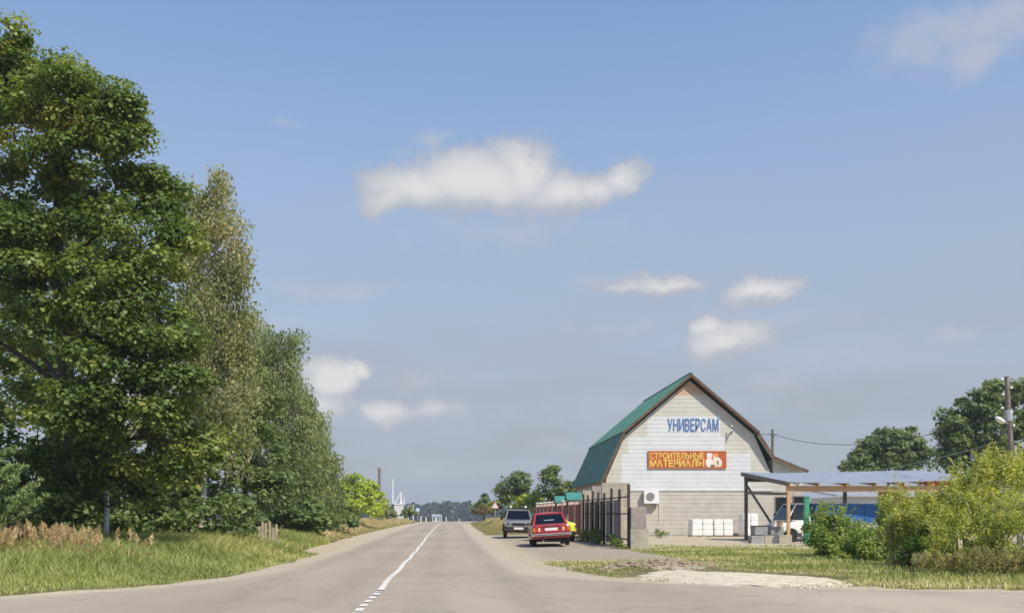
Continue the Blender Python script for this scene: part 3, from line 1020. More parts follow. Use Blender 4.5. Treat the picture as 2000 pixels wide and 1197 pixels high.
def right_trees():
    S = dict(size=.3, rc=.8, per=120, r0=.17)
    t1 = [L(1010, 945, 105, 24, 26, 12), L(985, 965, 105, 18, 28, 10), L(1030, 965, 105, 28, 26, 14), L(1000, 985, 105, 30, 24, 14)]
    make_tree("roadside_tree", "dark bushy tree behind the parked grey off-road car", "tree", (XA(1010, 105), 105.5), t1, M['leaf_green'], M['bark'], **S)
    t1b = [L(1025, 985, 98, 36, 18, 16), L(1045, 975, 98, 20, 18, 10)]
    make_tree("roadside_bush", "yellow-green bush below the dark tree, above the red car", "bush", (XA(1028, 98), 98.5), t1b, M['leaf_lime'], M['bark'], size=.3, rc=.6, per=60, r0=.1)
    t2 = [L(1080, 925, 95, 14, 18, 7), L(1080, 950, 95, 22, 26, 12), L(1108, 955, 95, 22, 22, 10), L(1090, 980, 95, 34, 24, 14), L(1128, 965, 96, 20, 25, 8)]
    make_tree("roadside_tree", "pointed dark tree between the grey car and the green roof", "tree", (XA(1085, 95), 95.5), t2, M['leaf_green'], M['bark'], **S)
    t3 = [L(946, 978, 135, 15, 12, 9), L(940, 990, 135, 20, 12, 9), L(956, 988, 135, 13, 14, 7)]
    make_tree("roadside_bush", "round dull green bush beside the right-hand triangle sign", "bush", (XA(945, 135), 135.5), t3, M['leaf_green'], M['bark'], size=.4, rc=.7, per=50, r0=.1)
    t3b = [L(944, 998, 128, 20, 10, 12)]
    make_tree("roadside_bush", "low reddish-brown bush before the round green one", "bush", (XA(944, 128), 128.3), t3b, M['leaf_rust'], M['bark'], size=.35, rc=.6, per=60, r0=.08)
    t4 = [L(1745, 862, 90, 24, 24, 12), L(1715, 880, 90, 30, 28, 16), L(1770, 880, 90, 30, 30, 16), L(1740, 905, 90, 60, 24, 22), L(1690, 900, 90, 22, 28, 10), L(1785, 858, 90, 14, 22, 6), L(1735, 848, 90, 12, 12, 5), L(1700, 862, 90, 14, 16, 5), L(1800, 890, 90, 18, 22, 7), L(1670, 905, 90, 18, 16, 6)]
    make_tree("garden_tree", "rounded dark tree behind the middle of the metal shed roof", "tree", (XA(1740, 90), 90.5), t4, M['leaf_green'], M['bark'], **S)
    t4b = [L(1665, 905, 95, 14, 12, 6), L(1650, 912, 95, 16, 10, 6)]
    make_tree("garden_tree", "small treetop peeping over the shed roof beside the barn", "tree", (XA(1660, 95), 95.5), t4b, M['leaf_green'], M['bark'], size=.34, rc=.6, per=45, r0=.1)
    t5 = [L(1955, 770, 75, 30, 26, 14), L(1915, 800, 75, 44, 36, 22), L(1980, 800, 75, 44, 40, 20), L(1880, 820, 75, 44, 34, 18), L(1930, 850, 75, 70, 44, 34), L(1870, 870, 75, 30, 40, 14), L(1990, 870, 75, 60, 50, 26), L(1900, 905, 75, 56, 30, 18), L(2050, 820, 75, 60, 60, 22), L(1848, 835, 75, 16, 30, 7), L(1858, 895, 75, 22, 34, 10), L(1985, 765, 75, 30, 22, 8), L(2040, 900, 75, 60, 50, 14)]
    make_tree("garden_tree", "big spreading dark tree behind the concrete lamp pole", "tree", (XA(1940, 75), 75.5), t5, M['leaf_green'], M['bark'], size=.27, rc=.8, per=140, r0=.22)


def stem_bush(name, label, lobes, leaf, size, rc, per, stems, aspect=.5, hang=0.0, tint_up=0.0, shoots=0):
    zx = [l[0] for l in lobes]
    bx = sum(zx) / len(zx)
    by = sum(l[1] for l in lobes) / len(lobes)
    bz = float(gz(bx, by))
    t = tag(empty(name, (bx, by, bz)), label, "bush")
    C, Lid, pts, nrm, idx, m = clump_points(lobes, rc, per, .8, .35)
    keep = pts[:, 2] > gz(pts[:, 0], pts[:, 1]) + .03
    pts, nrm, idx = pts[keep], nrm[keep], idx[keep]
    st = []
    for k in range(stems):
        mb = MB()
        i = random.randrange(m)
        q = Vector(C[i])
        sx, sy = bx + (q.x - bx) * .65 + random.uniform(-.15, .15), by + (q.y - by) * .65
        s = Vector((sx, sy, float(gz(sx, sy)) - .05))
        mb.tube([s, s.lerp(q, .5) + Vector((random.uniform(-.1, .1), 0, .12)), q], [.022, .016, .006], 5, cap=False)
        st.append(mb.build("stem", M['wood_old'], smooth=.8))
    n = len(pts)
    tint = np.clip((RNG.random(m) * .5)[idx] + RNG.random(n) * .45 + tint_up, 0, 1)
    V, T, tt = leaf_arrays(pts, nrm, size * (.6 + .8 * RNG.random(n)), aspect, tint)
    if shoots:
        # stray upright shoots with leaves along them
        sp, sd, stn = [], [], []
        zmid = np.median(C[:, 2])
        up = np.nonzero(C[:, 2] > zmid - .1)[0]
        tw = MB()
        for k in range(shoots):
            q = Vector(C[RNG.choice(up)])
            d = Vector((random.gauss(0, .3), random.gauss(0, .3), 1)).normalized()
            ln = random.uniform(.25, .62)
            tw.tube([q, q + d * ln * .6, q + d * ln + Vector((random.gauss(0, .05), 0, 0))], [.006, .005, .003], 3, cap=False)
            ct = random.random() * .4 + .2
            for j in range(26):
                f = (j + random.random()) / 26
                a = random.random() * 6.283
                dv = Vector((math.cos(a), math.sin(a), .55)).normalized()
                sp.append(q + d * ln * f + dv * size * .5)
                sd.append(dv)
                stn.append(min(1, max(0, ct + random.random() * .4 + tint_up)))
        V2, T2, t2 = leaf_arrays(np.array(sp), np.array(sd), size * (.7 + .6 * RNG.random(len(sp))), aspect * .8, np.array(stn), np.array(sd))
        T = np.concatenate([T, T2 + len(V)])
        V = np.concatenate([V, V2])
        tt = np.concatenate([tt, t2])
        so = tw.build("twigs", M['wood_old'])
        so["kind"] = "stuff"
        st.append(so)
    cr = np_mesh("foliage", V, T, leaf, tt)
    for o in st + [cr]:
        o.data.transform(Matrix.Translation((-bx, -by, -bz)))
        o.parent = t
    return t


def right_bushes():
    stem_bush("bush", "rounded dark green bush in front of the green post under the shed", [L(1615, 1040, 29, 42, 40, 22), L(1600, 1065, 28.5, 36, 26, 12), L(1612, 1012, 29.5, 26, 24, 9), L(1660, 1060, 28, 40, 32, 16)],
              M['leaf_shrub'], .085, .22, 130, 14, .7, shoots=50)
    stem_bush("bush", "leafy green bush below the truck's blue side boards", [L(1690, 1064, 27, 46, 30, 22), L(1720, 1075, 26, 40, 30, 16), L(1660, 1085, 27, 40, 18, 10), L(1725, 1025, 27.5, 20, 34, 8)],
              M['leaf_shrub'], .085, .22, 130, 14, .7, tint_up=.1, shoots=50)
    stem_bush("bush", "tall yellow-green willow bush rising past the end of the shed roof", [L(1900, 950, 22, 26, 26, 10), L(1938, 925, 22, 24, 26, 10), L(1870, 990, 22, 60, 36, 24), L(1960, 945, 22, 60, 46, 24), L(1910, 1000, 21.5, 90, 50, 36), L(1830, 1010, 22, 50, 46, 20), L(1990, 925, 22.5, 36, 36, 12), L(1790, 1000, 23, 40, 30, 12), L(1748, 1005, 24, 22, 46, 11), L(1790, 1040, 23, 46, 44, 18)],
              M['leaf_yellow'], .085, .25, 130, 34, .32, shoots=190)
    stem_bush("bush", "broad yellowish bush filling the lower right verge beneath the willow", [L(1960, 1040, 20, 80, 55, 28), L(1880, 1060, 20.3, 70, 50, 22), L(1990, 1090, 19.5, 60, 40, 16), L(2060, 1020, 20.5, 70, 70, 20), L(1910, 1105, 19.8, 70, 30, 14)],
              M['leaf_yellow'], .085, .25, 115, 26, .3, tint_up=-.05, shoots=130)
    stem_bush("bush", "dark shaded shrub low between the brown weeds and willow bush", [L(1800, 1065, 22, 40, 36, 18), L(1830, 1095, 21, 36, 26, 12), L(1775, 1100, 22, 34, 22, 8)],
              M['leaf_shrub'], .085, .22, 130, 12, .55, tint_up=-.12)


def blades(n, xs, ys, h, w, lean, tint, name, label, material, z0=-.02):
    """bent grass blades"""
    z = gz(xs, ys) + z0
    a = RNG.random(n) * 2 * np.pi
    la = RNG.random(n) * 2 * np.pi
    wx, wy = np.cos(a) * w / 2, np.sin(a) * w / 2
    lx, ly = np.cos(la) * h * lean, np.sin(la) * h * lean
    b = np.stack([xs, ys, z], 1)
    W = np.stack([wx, wy, 0 * wx], 1)
    mid = b + np.stack([lx * .3, ly * .3, h * .58], 1)
    tip = b + np.stack([lx, ly, h * (1 - .25 * lean)], 1)
    V = np.stack([b - W, b + W, mid - W * .7, mid + W * .7, tip], 1).reshape(-1, 3)
    i = np.arange(n) * 5
    T = np.concatenate([np.stack([i, i + 1, i + 3], 1), np.stack([i, i + 3, i + 2], 1), np.stack([i + 2, i + 3, i + 4], 1)])
    o = np_mesh(name, V, T, material, np.repeat(np.clip(tint, 0, 1), 5))
    tag(o, label, "grass", kind="stuff")
    return o


def scatter(n, x0, x1, y0, y1, pw=1.0):
    y = y0 + (y1 - y0) * RNG.random(n) ** pw
    x = x0 + (x1 - x0) * RNG.random(n)
    return x, y


def build_grass():
    # left verge, near: lush green rising to tall stems by the trees
    x, y = scatter(210000, -17, -3.9, 13, 46, 1.25)
    g, _ = zones(x, y)
    d = np.minimum(left_edge(y) - x, 9)
    k = RNG.random(len(x)) < g * (.45 + .55 * sm(d, 0, 1.2))
    x, y, d = x[k], y[k], d[k]
    pt = wob(x, y, .5, 1.0) * .5 + .5
    h = (.07 + .16 * sm(d, .1, 1.8) + .20 * sm(d, 1.6, 3.6) * (.5 + 1.0 * pt) + .22 * sm(y, 22, 30) * sm(d, .8, 2.2)) * (.55 + .75 * RNG.random(len(x)))
    tint = .18 + .34 * RNG.random(len(x)) + .12 * sm(y, 17, 30) + .45 * (pt - .5) + .2 * (1 - sm(d, 0, .5)) + (RNG.random(len(x)) > .95) * .3
    blades(len(x), x, y, h, .012 + .0012 * (y - 12), .5, tint, "verge_grass", "lush green grass on the left verge below the trees", M['grass'])
    # left verge, far: dry meadow grass
    x, y = scatter(90000, -16, -4.2, 40, 150, 1.6)
    g, _ = zones(x, y)
    d = left_edge(y) - x
    k = RNG.random(len(x)) < g
    x, y, d = x[k], y[k], d[k]
    h = (.10 + .48 * sm(d - shoulder(y), .3, 2.6)) * (.6 + .7 * RNG.random(len(x)))
    blades(len(x), x, y, h, .025 + .0007 * y, .4, .25 + .5 * RNG.random(len(x)) + .2 * sm(d, 1, 3) - .25 * (1 - sm(d - shoulder(y), .2, .9)), "meadow_grass", "dry straw-coloured grass along the far left roadside", M['grass_dry'])
    # right side
    x, y = scatter(150000, 2.0, 22, 15.2, 42, 1.1)
    g, _ = zones(x, y)
    gv = ((x - 5.6) / 2.6) ** 2 + ((y - 19.2) / 2.6) ** 2
    k = (RNG.random(len(x)) < g ** 1.3) & (gv > .75 + .3 * wob(x, y, 2))
    x, y = x[k], y[k]
    far = sm(x, 6.5, 9.5)
    h = (.03 + .06 * RNG.random(len(x)) + .13 * far * RNG.random(len(x)))
    blades(len(x), x, y, h, .012 + .001 * (y - 12), .6, .2 + .5 * RNG.random(len(x)) + .4 * wob(x, y, .9) + .15 * (1 - far) + .2 * (1 - sm(y, 16, 18)), "roadside_grass", "short grass round the gravel spill and gate pier", M['grass'])
    x, y = scatter(26000, 2.4, 9, 66, 150, 1.2)
    g, _ = zones(x, y)
    k = (RNG.random(len(x)) < g) & (x > right_edge(y) + 1.0)
    x, y = x[k], y[k]
    tall = sm(x - right_edge(y), 1.6, 3.2) * sm(y, 84, 100)
    blades(len(x), x, y, (.1 + .6 * tall) * (.6 + .6 * RNG.random(len(x))), .06 + .0004 * y, .4, .12 + .35 * RNG.random(len(x)) + .35 * tall, "roadside_meadow_grass", "grass strip by the far right-hand triangle sign", M['grass_dry'])


def plume_stand(cx, cy, rx, ry, n, h, label, material, head=True, name="reed_grass"):
    """tall stems, each with a bushy drooping seed head"""
    V, T, TT = [], [], []
    pos, dr, tint, sz = [], [], [], []
    mb = MB()
    for i in range(n):
        a, r = random.random() * 6.283, math.sqrt(random.random())
        x, y = cx + rx * r * math.cos(a), cy + ry * r * math.sin(a)
        z = float(gz(x, y))
        hh = h * random.uniform(.72, 1.12)
        lx, ly = random.gauss(0.02, .14), random.gauss(0, .1)
        b, m_, e = Vector((x, y, z)), Vector((x + lx * .35 * hh, y + ly * .35 * hh, z + hh * .6)), Vector((x + lx * hh, y + ly * hh, z + hh))
        mb.tube([b, m_, e], [.006, .005, .003], 3, cap=False)
        if head:
            ct = random.random() * .5
            for k in range(60):
                f = random.random()
                q = m_.lerp(e, .25 + .75 * f)
                off = Vector((random.gauss(0, 1), random.gauss(0, 1), 0)) * .035 * math.sin(math.pi * min(1, .12 + f * .85))
                pos.append(q + off)
                dr.append((off * 8 + Vector((lx, ly, .9))).normalized())
                tint.append(ct + random.random() * .5)
                sz.append(.075)
        big = name == "reed_grass"
        for k in range(4 if big else 9):
            f = random.uniform(.05, .5 if big else 1.3)
            q = b.lerp(m_, min(f, 1))
            dv = Vector((random.gauss(0, .6), random.gauss(0, .6), .8)).normalized()
            pos.append(q + dv * (.14 if big else .06))
            dr.append(dv)
            tint.append(random.random() * .5 + .2 * (not big))
            sz.append(.3 if big else .13)
    st = mb.build(name, material)
    pos, dr = np.array(pos), np.array(dr)
    V, T, tt = leaf_arrays(pos, dr, np.array(sz), .16, np.array(tint), dr)
    o = np_mesh("seed_heads", V, T, material, tt)
    o.parent = st
    tag(st, label, "grass", kind="stuff")


left_trees()
pine_branch_tree()
right_trees()
right_bushes()
build_grass()
for (px, D, rx, n, h, lab) in [(95, 21.5, 1.0, 70, .86, "stand of tall beige reed grass before the dark wood"), (10, 20.5, .55, 18, .8, "beige reed stems at the far left edge of the verge"),
                               (230, 22.5, .8, 12, .8, "few scattered reed stems below the white birch trunk")]:
    plume_stand(XA(px, D), D, rx, .6, n, h, lab, M['dry'])
for (px, D, rx, n, h, lab) in [(1770, 23.6, .5, 80, 1.2, "dead brown weeds standing between the green bush and willow bush"), (1960, 19.0, 1.0, 60, .55, "brown dry weeds at the foot of the yellowish bush"), (1860, 19.4, .8, 36, .45, "pale dry weeds low on the right verge")]:
    plume_stand(XA(px, D), D, rx, .4, n, h, lab, M['weed_brown'], name="dry_weeds")


# ------------------------------------------------------------------ barn-shaped shop
BX, BD0, BD1 = 17.57, 70.0, 85.6                       # ridge line, gable wall, back wall


def hw(z):
    return float(np.interp(z, [0, 4.2, 7.35, 11.25], [6.0, 6.0, 4.62, 0.0]))


def build_shop():
    t = tag(empty("shop_building", (BX, BD0, 0)), "barn-shaped shop with green mansard roof and pale siding gable", "building")

    def B(mb, name, m, parent=t, **k):
        o = mb.build(name, m, None, **k)
        o.data.transform(Matrix.Translation((-BX, -BD0, 0)))
        o.parent = parent
        return o
    core = MB()
    pr = [(-6.0, -.2), (6.0, -.2), (6.0, 4.2), (4.62, 7.35), (0, 11.25), (-4.62, 7.35), (-6.0, 4.2)]
    core.prism([(BX + a, b) for a, b in pr], BD0, BD1)
    wall = B(core, "wall", M['wall'])
    # gable siding, board by board
    bh = .3

    def board(x0, x1, x0t, x1t, z, h, m):
        y0, y1 = BD0 - .024, BD0 - .013
        mb = MB()
        mb.add([(x0, y0, z), (x1, y0, z), (x1t, y1, z + h), (x0t, y1, z + h), (x0, BD0 - .002, z), (x1, BD0 - .002, z), (x1t, BD0 - .002, z + h), (x0t, BD0 - .002, z + h)],
               [(0, 1, 2, 3), (5, 4, 7, 6), (1, 0, 4, 5), (2, 1, 5, 6), (3, 2, 6, 7), (0, 3, 7, 4)])
        B(mb, "siding_board", m, wall)

    z = 0.02
    while z < 10.9:
        h = min(bh, 11.1 - z) - .004
        zc = z + h / 2
        a0, a1 = BX - hw(z), BX + hw(z)
        b0, b1 = BX - hw(z + h), BX + hw(z + h)
        base = M['siding_tan'] if zc < 3.33 else M['wood_pink'] if zc > 10.15 else M['siding_cream']
        iv = None
        if 3.33 < zc < 6.15:
            iv = (XA(1214, 70), XA(1466, 70))
        elif 6.15 <= zc < 7.35:
            iv = (XA(1227, 70), XA(1415, 70))
        elif 7.35 <= zc < 8.7:
            iv = (XA(1264, 70), XA(1407, 70))
        if iv is None:
            for cut in ([BX - 1.9 + (int(z / bh) % 3) * 1.7] if 0 < z < 9 else []):
                cut = max(a0 + .5, min(a1 - .5, cut))
                board(a0, cut - .003, b0, cut - .003, z, h, base)
                board(cut + .003, a1, cut + .003, b1, z, h, base)
            if z >= 9:
                board(a0, a1, b0, b1, z, h, base)
        else:
            l, r = max(iv[0], a0 + .05), min(iv[1], a1 - .05)
            lt, rt = max(iv[0], b0 + .05), min(iv[1], b1 - .05)
            board(a0, l - .003, b0, lt - .003, z, h, base)
            board(l, r, lt, rt, z, h, M['siding_white'])
            board(r + .003, a1, rt + .003, b1, z, h, base)
        z += bh
    B(MB().span(BX - 5.98, BX + 5.98, BD0 - .075, BD0 - .03, 3.31, 3.41), "trim_strip", M['siding_white'], wall)
    B(MB().span(BX - 6.04, BX + 6.04, BD0 - .09, BD0 - .01, -.15, .18), "plinth", M['concrete_grey'], wall)
    # roof: four slopes of ribbed sheet metal
    y0, y1 = BD0 - .5, BD1 + .35
    ridge, brk, low = (0, 11.62), (4.86, 7.50), (6.38, 4.0)
    rbrk = (4.86, 7.50)
    rlow, rfl = (5.93, 5.72), (8.35, 4.72)

    def slope(a, b, name, m, th=.07):
        (xa, za), (xb, zb) = a, b
        d = Vector((xb - xa, 0, zb - za))
        nrm = Vector((-d.z, 0, d.x)).normalized()
        if nrm.z < 0:
            nrm = -nrm
        n = int((y1 - y0) / .36)
        prof = []
        for k in range(n):
            yy = y0 + (y1 - y0) * k / n
            st = (y1 - y0) / n
            prof += [(yy, 0), (yy + st * .62, 0), (yy + st * .7, .035), (yy + st * .92, .035)]
        prof.append((y1, 0))
        vs, fs = [], []
        A, Bv = Vector((BX + xa, 0, za)), Vector((BX + xb, 0, zb))
        for (yy, o) in prof:
            for q in (A, Bv):
                vs.append(q + nrm * (th + o) + Vector((0, yy, 0)))
                vs.append(q + Vector((0, yy, 0)))
        for k in range(len(prof) - 1):
            i, j = 4 * k, 4 * k + 4
            fs += [(i, i + 2, j + 2, j), (i + 1, j + 1, j + 3, i + 3), (i + 2, i + 3, j + 3, j + 2), (i, j, j + 1, i + 1)]
        e = 4 * (len(prof) - 1)
        fs += [(0, 1, 3, 2), (e, e + 2, e + 3, e + 1)]
        return B(MB().add(vs, fs), name, m)
    segs = [((0, 11.62), (-4.86, 7.5)), ((-4.80, 7.44), (-6.38, 4.0)), ((0, 11.62), (4.86, 7.5)), ((4.80, 7.44), rlow), (rlow, rfl)]
    for a, b in segs:
        slope(a, b, "roof_slope", M['roof_green'])
    # eave boards, rake boards and soffits of the overhang
    for a, b in segs:
        A, Bv = Vector((BX + a[0], y0 - .03, a[1] - .06)), Vector((BX + b[0], y0 - .03, b[1] - .06))
        B(MB().bar(A, Bv, .05, .17), "rake_board", M['brown_wood'])
        A2, B2 = Vector((BX + a[0], (y0 + BD0) / 2, a[1] - .15)), Vector((BX + b[0], (y0 + BD0) / 2, b[1] - .15))
        d = (B2 - A2).normalized()
        nr = Vector((-d.z, 0, d.x))
        if nr.z < 0:
            nr = -nr
        mb = MB()
        hy = (BD0 - y0) / 2 - .06
        mb.add([A2 + Vector((0, -hy, 0)), B2 + Vector((0, -hy, 0)), B2 + Vector((0, hy, 0)), A2 + Vector((0, hy, 0)),
                A2 + nr * .03 + Vector((0, -hy, 0)), B2 + nr * .03 + Vector((0, -hy, 0)), B2 + nr * .03 + Vector((0, hy, 0)), A2 + nr * .03 + Vector((0, hy, 0))],
               [(0, 1, 2, 3), (7, 6, 5, 4), (0, 4, 5, 1), (1, 5, 6, 2), (2, 6, 7, 3), (3, 7, 4, 0)])
        B(mb, "soffit", M['brown_wood'] if a[1] > 9 else M['siding_cream'])
    B(MB().bar((BX, y0 + .02, 11.73), (BX, y1, 11.73), .22, .06), "ridge_cap", M['roof_green'])
    B(MB().bar((BX - 4.9, y0, 7.53), (BX - 4.9, y1, 7.53), .1, .09), "roof_break_trim", M['roof_green'])
    # lean-to on the right
    an = MB()
    an.prism([(BX + 6.02, -.2), (BX + 8.1, -.2), (BX + 8.1, 4.75), (BX + 6.02, 5.6)], BD0 + .1, BD1 - .05)
    w2 = B(an, "annex_wall", M['siding_cream'])
    z = .02
    while z < 4.6:
        B(MB().span(BX + 6.03, BX + 8.1, BD0 + .055, BD0 + .098, z, z + .29), "siding_board", M['siding_tan'] if z < 3.3 else M['siding_cream'], w2)
        z += .3
    for (x0, x1, z0, z1) in [(XA(1514, 70), XA(1540, 70), 1.75, 2.9), (XA(1549, 70), XA(1572, 70), 2.0, 2.95)]:
        w = B(MB().span(x0, x1, BD0 + .0, BD0 + .06, z0, z1), "window", M['wood_old'])
        B(MB().span(x0 + .07, x1 - .07, BD0 - .02, BD0 + .01, z0 + .07, z1 - .07), "pane", M['glass_dark'], w)
    return t


build_shop()


def text_mesh(ch, h, w, depth, bold):
    """one letter as a mesh, scaled to fill w x h"""
    c = bpy.data.curves.new("letter", 'FONT')
    c.body = ch
    c.extrude = .5
    c.offset = bold
    o = bpy.data.objects.new("letter", c)
    COL.objects.link(o)
    dg = bpy.context.evaluated_depsgraph_get()
    me = bpy.data.meshes.new_from_object(o.evaluated_get(dg))
    bpy.data.objects.remove(o)
    bpy.data.curves.remove(c)
    v = np.zeros(len(me.vertices) * 3, np.float32)
    me.vertices.foreach_get("co", v)
    v = v.reshape(-1, 3)
    lo, hi = v.min(0), v.max(0)
    v = (v - lo) / np.maximum(hi - lo, 1e-5)
    out = np.stack([v[:, 0] * w, -v[:, 2] * depth, v[:, 1] * h], 1)
    me.vertices.foreach_set("co", out.astype(np.float32).ravel())
    me.update()
    return me


WID = {'М': 1.18, 'Ы': 1.25, 'Ь': .9, 'И': 1.0, 'Р': .88, 'Е': .82, 'Т': .9, 'С': .95, 'А': 1.02, 'Л': 1.0, 'Н': .98, 'О': 1.05, 'У': .95, 'В': .92}


def letters(word, x0, x1, y, z0, z1, m, parent, depth, gap=.12, bold=.03, slant=0.0):
    tot = sum(WID[c] for c in word) + gap * (len(word) - 1)
    u = (x1 - x0) / tot
    x = x0
    for c in word:
        me = text_mesh(c, z1 - z0, WID[c] * u, depth, bold)
        me.materials.clear()
        me.materials.append(m)
        o = bpy.data.objects.new("letter", me)
        COL.objects.link(o)
        o.parent = parent
        o.location = (x - parent.location.x, y - parent.location.y, z0 - parent.location.z)
        x += (WID[c] + gap) * u


def build_signs():
    y = BD0 - .045
    s = tag(empty("shop_sign", (XA(1353, 70), y, ZA(843, 70))), "blue raised letters УНИВЕРСАМ on the shop gable", "sign")
    letters("УНИВЕРСАМ", XA(1304, 70), XA(1403, 70), y - .01, ZA(842, 70), ZA(817, 70), M['letter_blue'], s, .014, gap=.2, bold=.004)
    x0, x1, z0, z1 = XA(1265, 70), XA(1418, 70), ZA(914.5, 70), ZA(880.5, 70)
    b = tag(empty("banner", (x0, y - .05, z0)), "orange-red banner with yellow lettering СТРОИТЕЛЬНЫЕ МАТЕРИАЛЫ and worker figures", "banner")

    def B(mb, name, m, parent=b, **k):
        o = mb.build(name, m, None, **k)
        o.data.transform(Matrix.Translation(-b.location))
        o.parent = parent
        return o
    B(MB().span(x0, x1, y - .06, y, z0, z1), "panel", M['banner_red'])
    fr = MB()
    for (a, b_, c, d) in [(x0, x1, z0, z0 + .06), (x0, x1, z1 - .06, z1), (x0, x0 + .06, z0 + .06, z1 - .06), (x1 - .06, x1, z0 + .06, z1 - .06)]:
        fr.span(a, b_, y - .075, y - .061, c, d)
    B(fr, "border", M['banner_edge'])
    xm = x0 + (x1 - x0) * .715
    letters("СТРОИТЕЛЬНЫЕ", x0 + .13, xm, y - .062, z0 + .66, z1 - .12, M['letter_yellow'], b, .02, gap=.12, bold=.022)
    letters("МАТЕРИАЛЫ", x0 + .13, xm, y - .062, z0 + .11, z0 + .62, M['letter_yellow'], b, .02, gap=.12, bold=.024)

    def disc(cx, cz, rx, rz, dy, m, name="worker_figure", n=14):
        mb = MB()
        mb.prism([(cx + rx * math.cos(2 * math.pi * k / n), cz + rz * math.sin(2 * math.pi * k / n)) for k in range(n)], y - .066 - dy, y - .061)
        B(mb, name, m)
    xr = xm + .12
    disc(xr + .25, z0 + .42, .27, .34, .002, M['fig_white'])
    disc(xr + .27, z0 + .86, .20, .20, .004, M['fig_pale'])
    disc(xr + .27, z0 + .98, .22, .13, .006, M['fig_white'])
    disc(xr + .70, z0 + .40, .30, .30, .003, M['fig_pale'])
    disc(xr + .68, z0 + .80, .18, .19, .005, M['fig_pale'])
    disc(xr + .68, z0 + .95, .22, .13, .007, M['fig_orange'])
    disc(xr + .98, z0 + .40, .2, .3, .0045, M['fig_pale'])
    disc(xr + .93, z0 + .66, .1, .12, .0065, M['fig_white'])
    disc(xr + .86, z0 + .42, .06, .2, .0085, M['fig_dark'])
    disc(xr + .5, z0 + .2, .18, .08, .0085, M['fig_dark'])


build_signs()


def build_wall_things():
    # air conditioner
    x0, x1, z0, z1 = XA(1255.5, 70), XA(1284, 70), ZA(983, 70), ZA(957.5, 70)
    yb = BD0 - .12
    a = tag(empty("air_conditioner", (x0, yb, z0)), "white air conditioner outdoor unit on brackets, low on the shop gable", "air conditioner")

    def B(mb, name, m, parent=a, **k):
        o = mb.build(name, m, None, **k)
        o.data.transform(Matrix.Translation(-a.location))
        o.parent = parent
        return o
    B(MB().span(x0, x1, yb - .4, yb, z0, z1), "casing", M['white_plastic'], bevel=.03)
    cx, cz = x0 + .43, (z0 + z1) / 2 + .02
    B(MB().lathe([(.31, 0), (.31, .02)], 24, 'y', (cx, yb - .421, cz)), "fan_grille", M['grille_grey'])
    rg = MB()
    for rr in (.12, .2, .28):
        pts = [(cx + rr * math.cos(q), yb - .428, cz + rr * math.sin(q)) for q in np.linspace(0, 2 * math.pi, 21)]
        rg.tube(pts, .008, 4, cap=False)
    for q in range(6):
        rg.bar((cx, yb - .428, cz), (cx + .3 * math.cos(q * 1.047), yb - .428, cz + .3 * math.sin(q * 1.047)), .012, .012)
    B(rg, "guard_ring", M['steel_grey'])
    for xx in (x0 + .15, x1 - .15):
        br = MB().bar((xx, yb - .4, z0 - .025), (xx, BD0 - .04, z0 - .025), .04, .04).bar((xx, BD0 - .07, z0 - .045), (xx, BD0 - .07, z0 - .4), .04, .04).bar((xx, yb - .3, z0 - .045), (xx, BD0 - .09, z0 - .38), .03, .03)
        B(br, "bracket", M['steel_grey'])
    B(MB().tube([(x1 + .01, yb - .1, z0 + .15), (x1 + .12, yb, z0 + .12), (x1 + .14, BD0 - .07, z0 - .3), (x1 + .14, BD0 - .07, z0 - 1.2)], .025, 6), "pipe", M['white_plastic'])
    # insulator bracket with the service wire
    p = P(1426, 846, 70)
    k = tag(empty("wall_insulator", (p.x, BD0 - .05, p.z)), "small wall bracket with insulators holding the wire on the gable", "bracket")
    o = MB().bar((0, 0, 0), (0, -.35, 0), .06, .06).bar((0, -.33, -.15), (0, -.33, .45), .05, .05).build("arm", M['rust'], k)
    for zz in (.28, .02):
        MB().lathe([(.03, -.05), (.07, -.03), (.06, .03), (.03, .07)], 10, 'z', (0, -.33, zz + .2)).build("insulator", M['porcelain'], k)


build_wall_things()


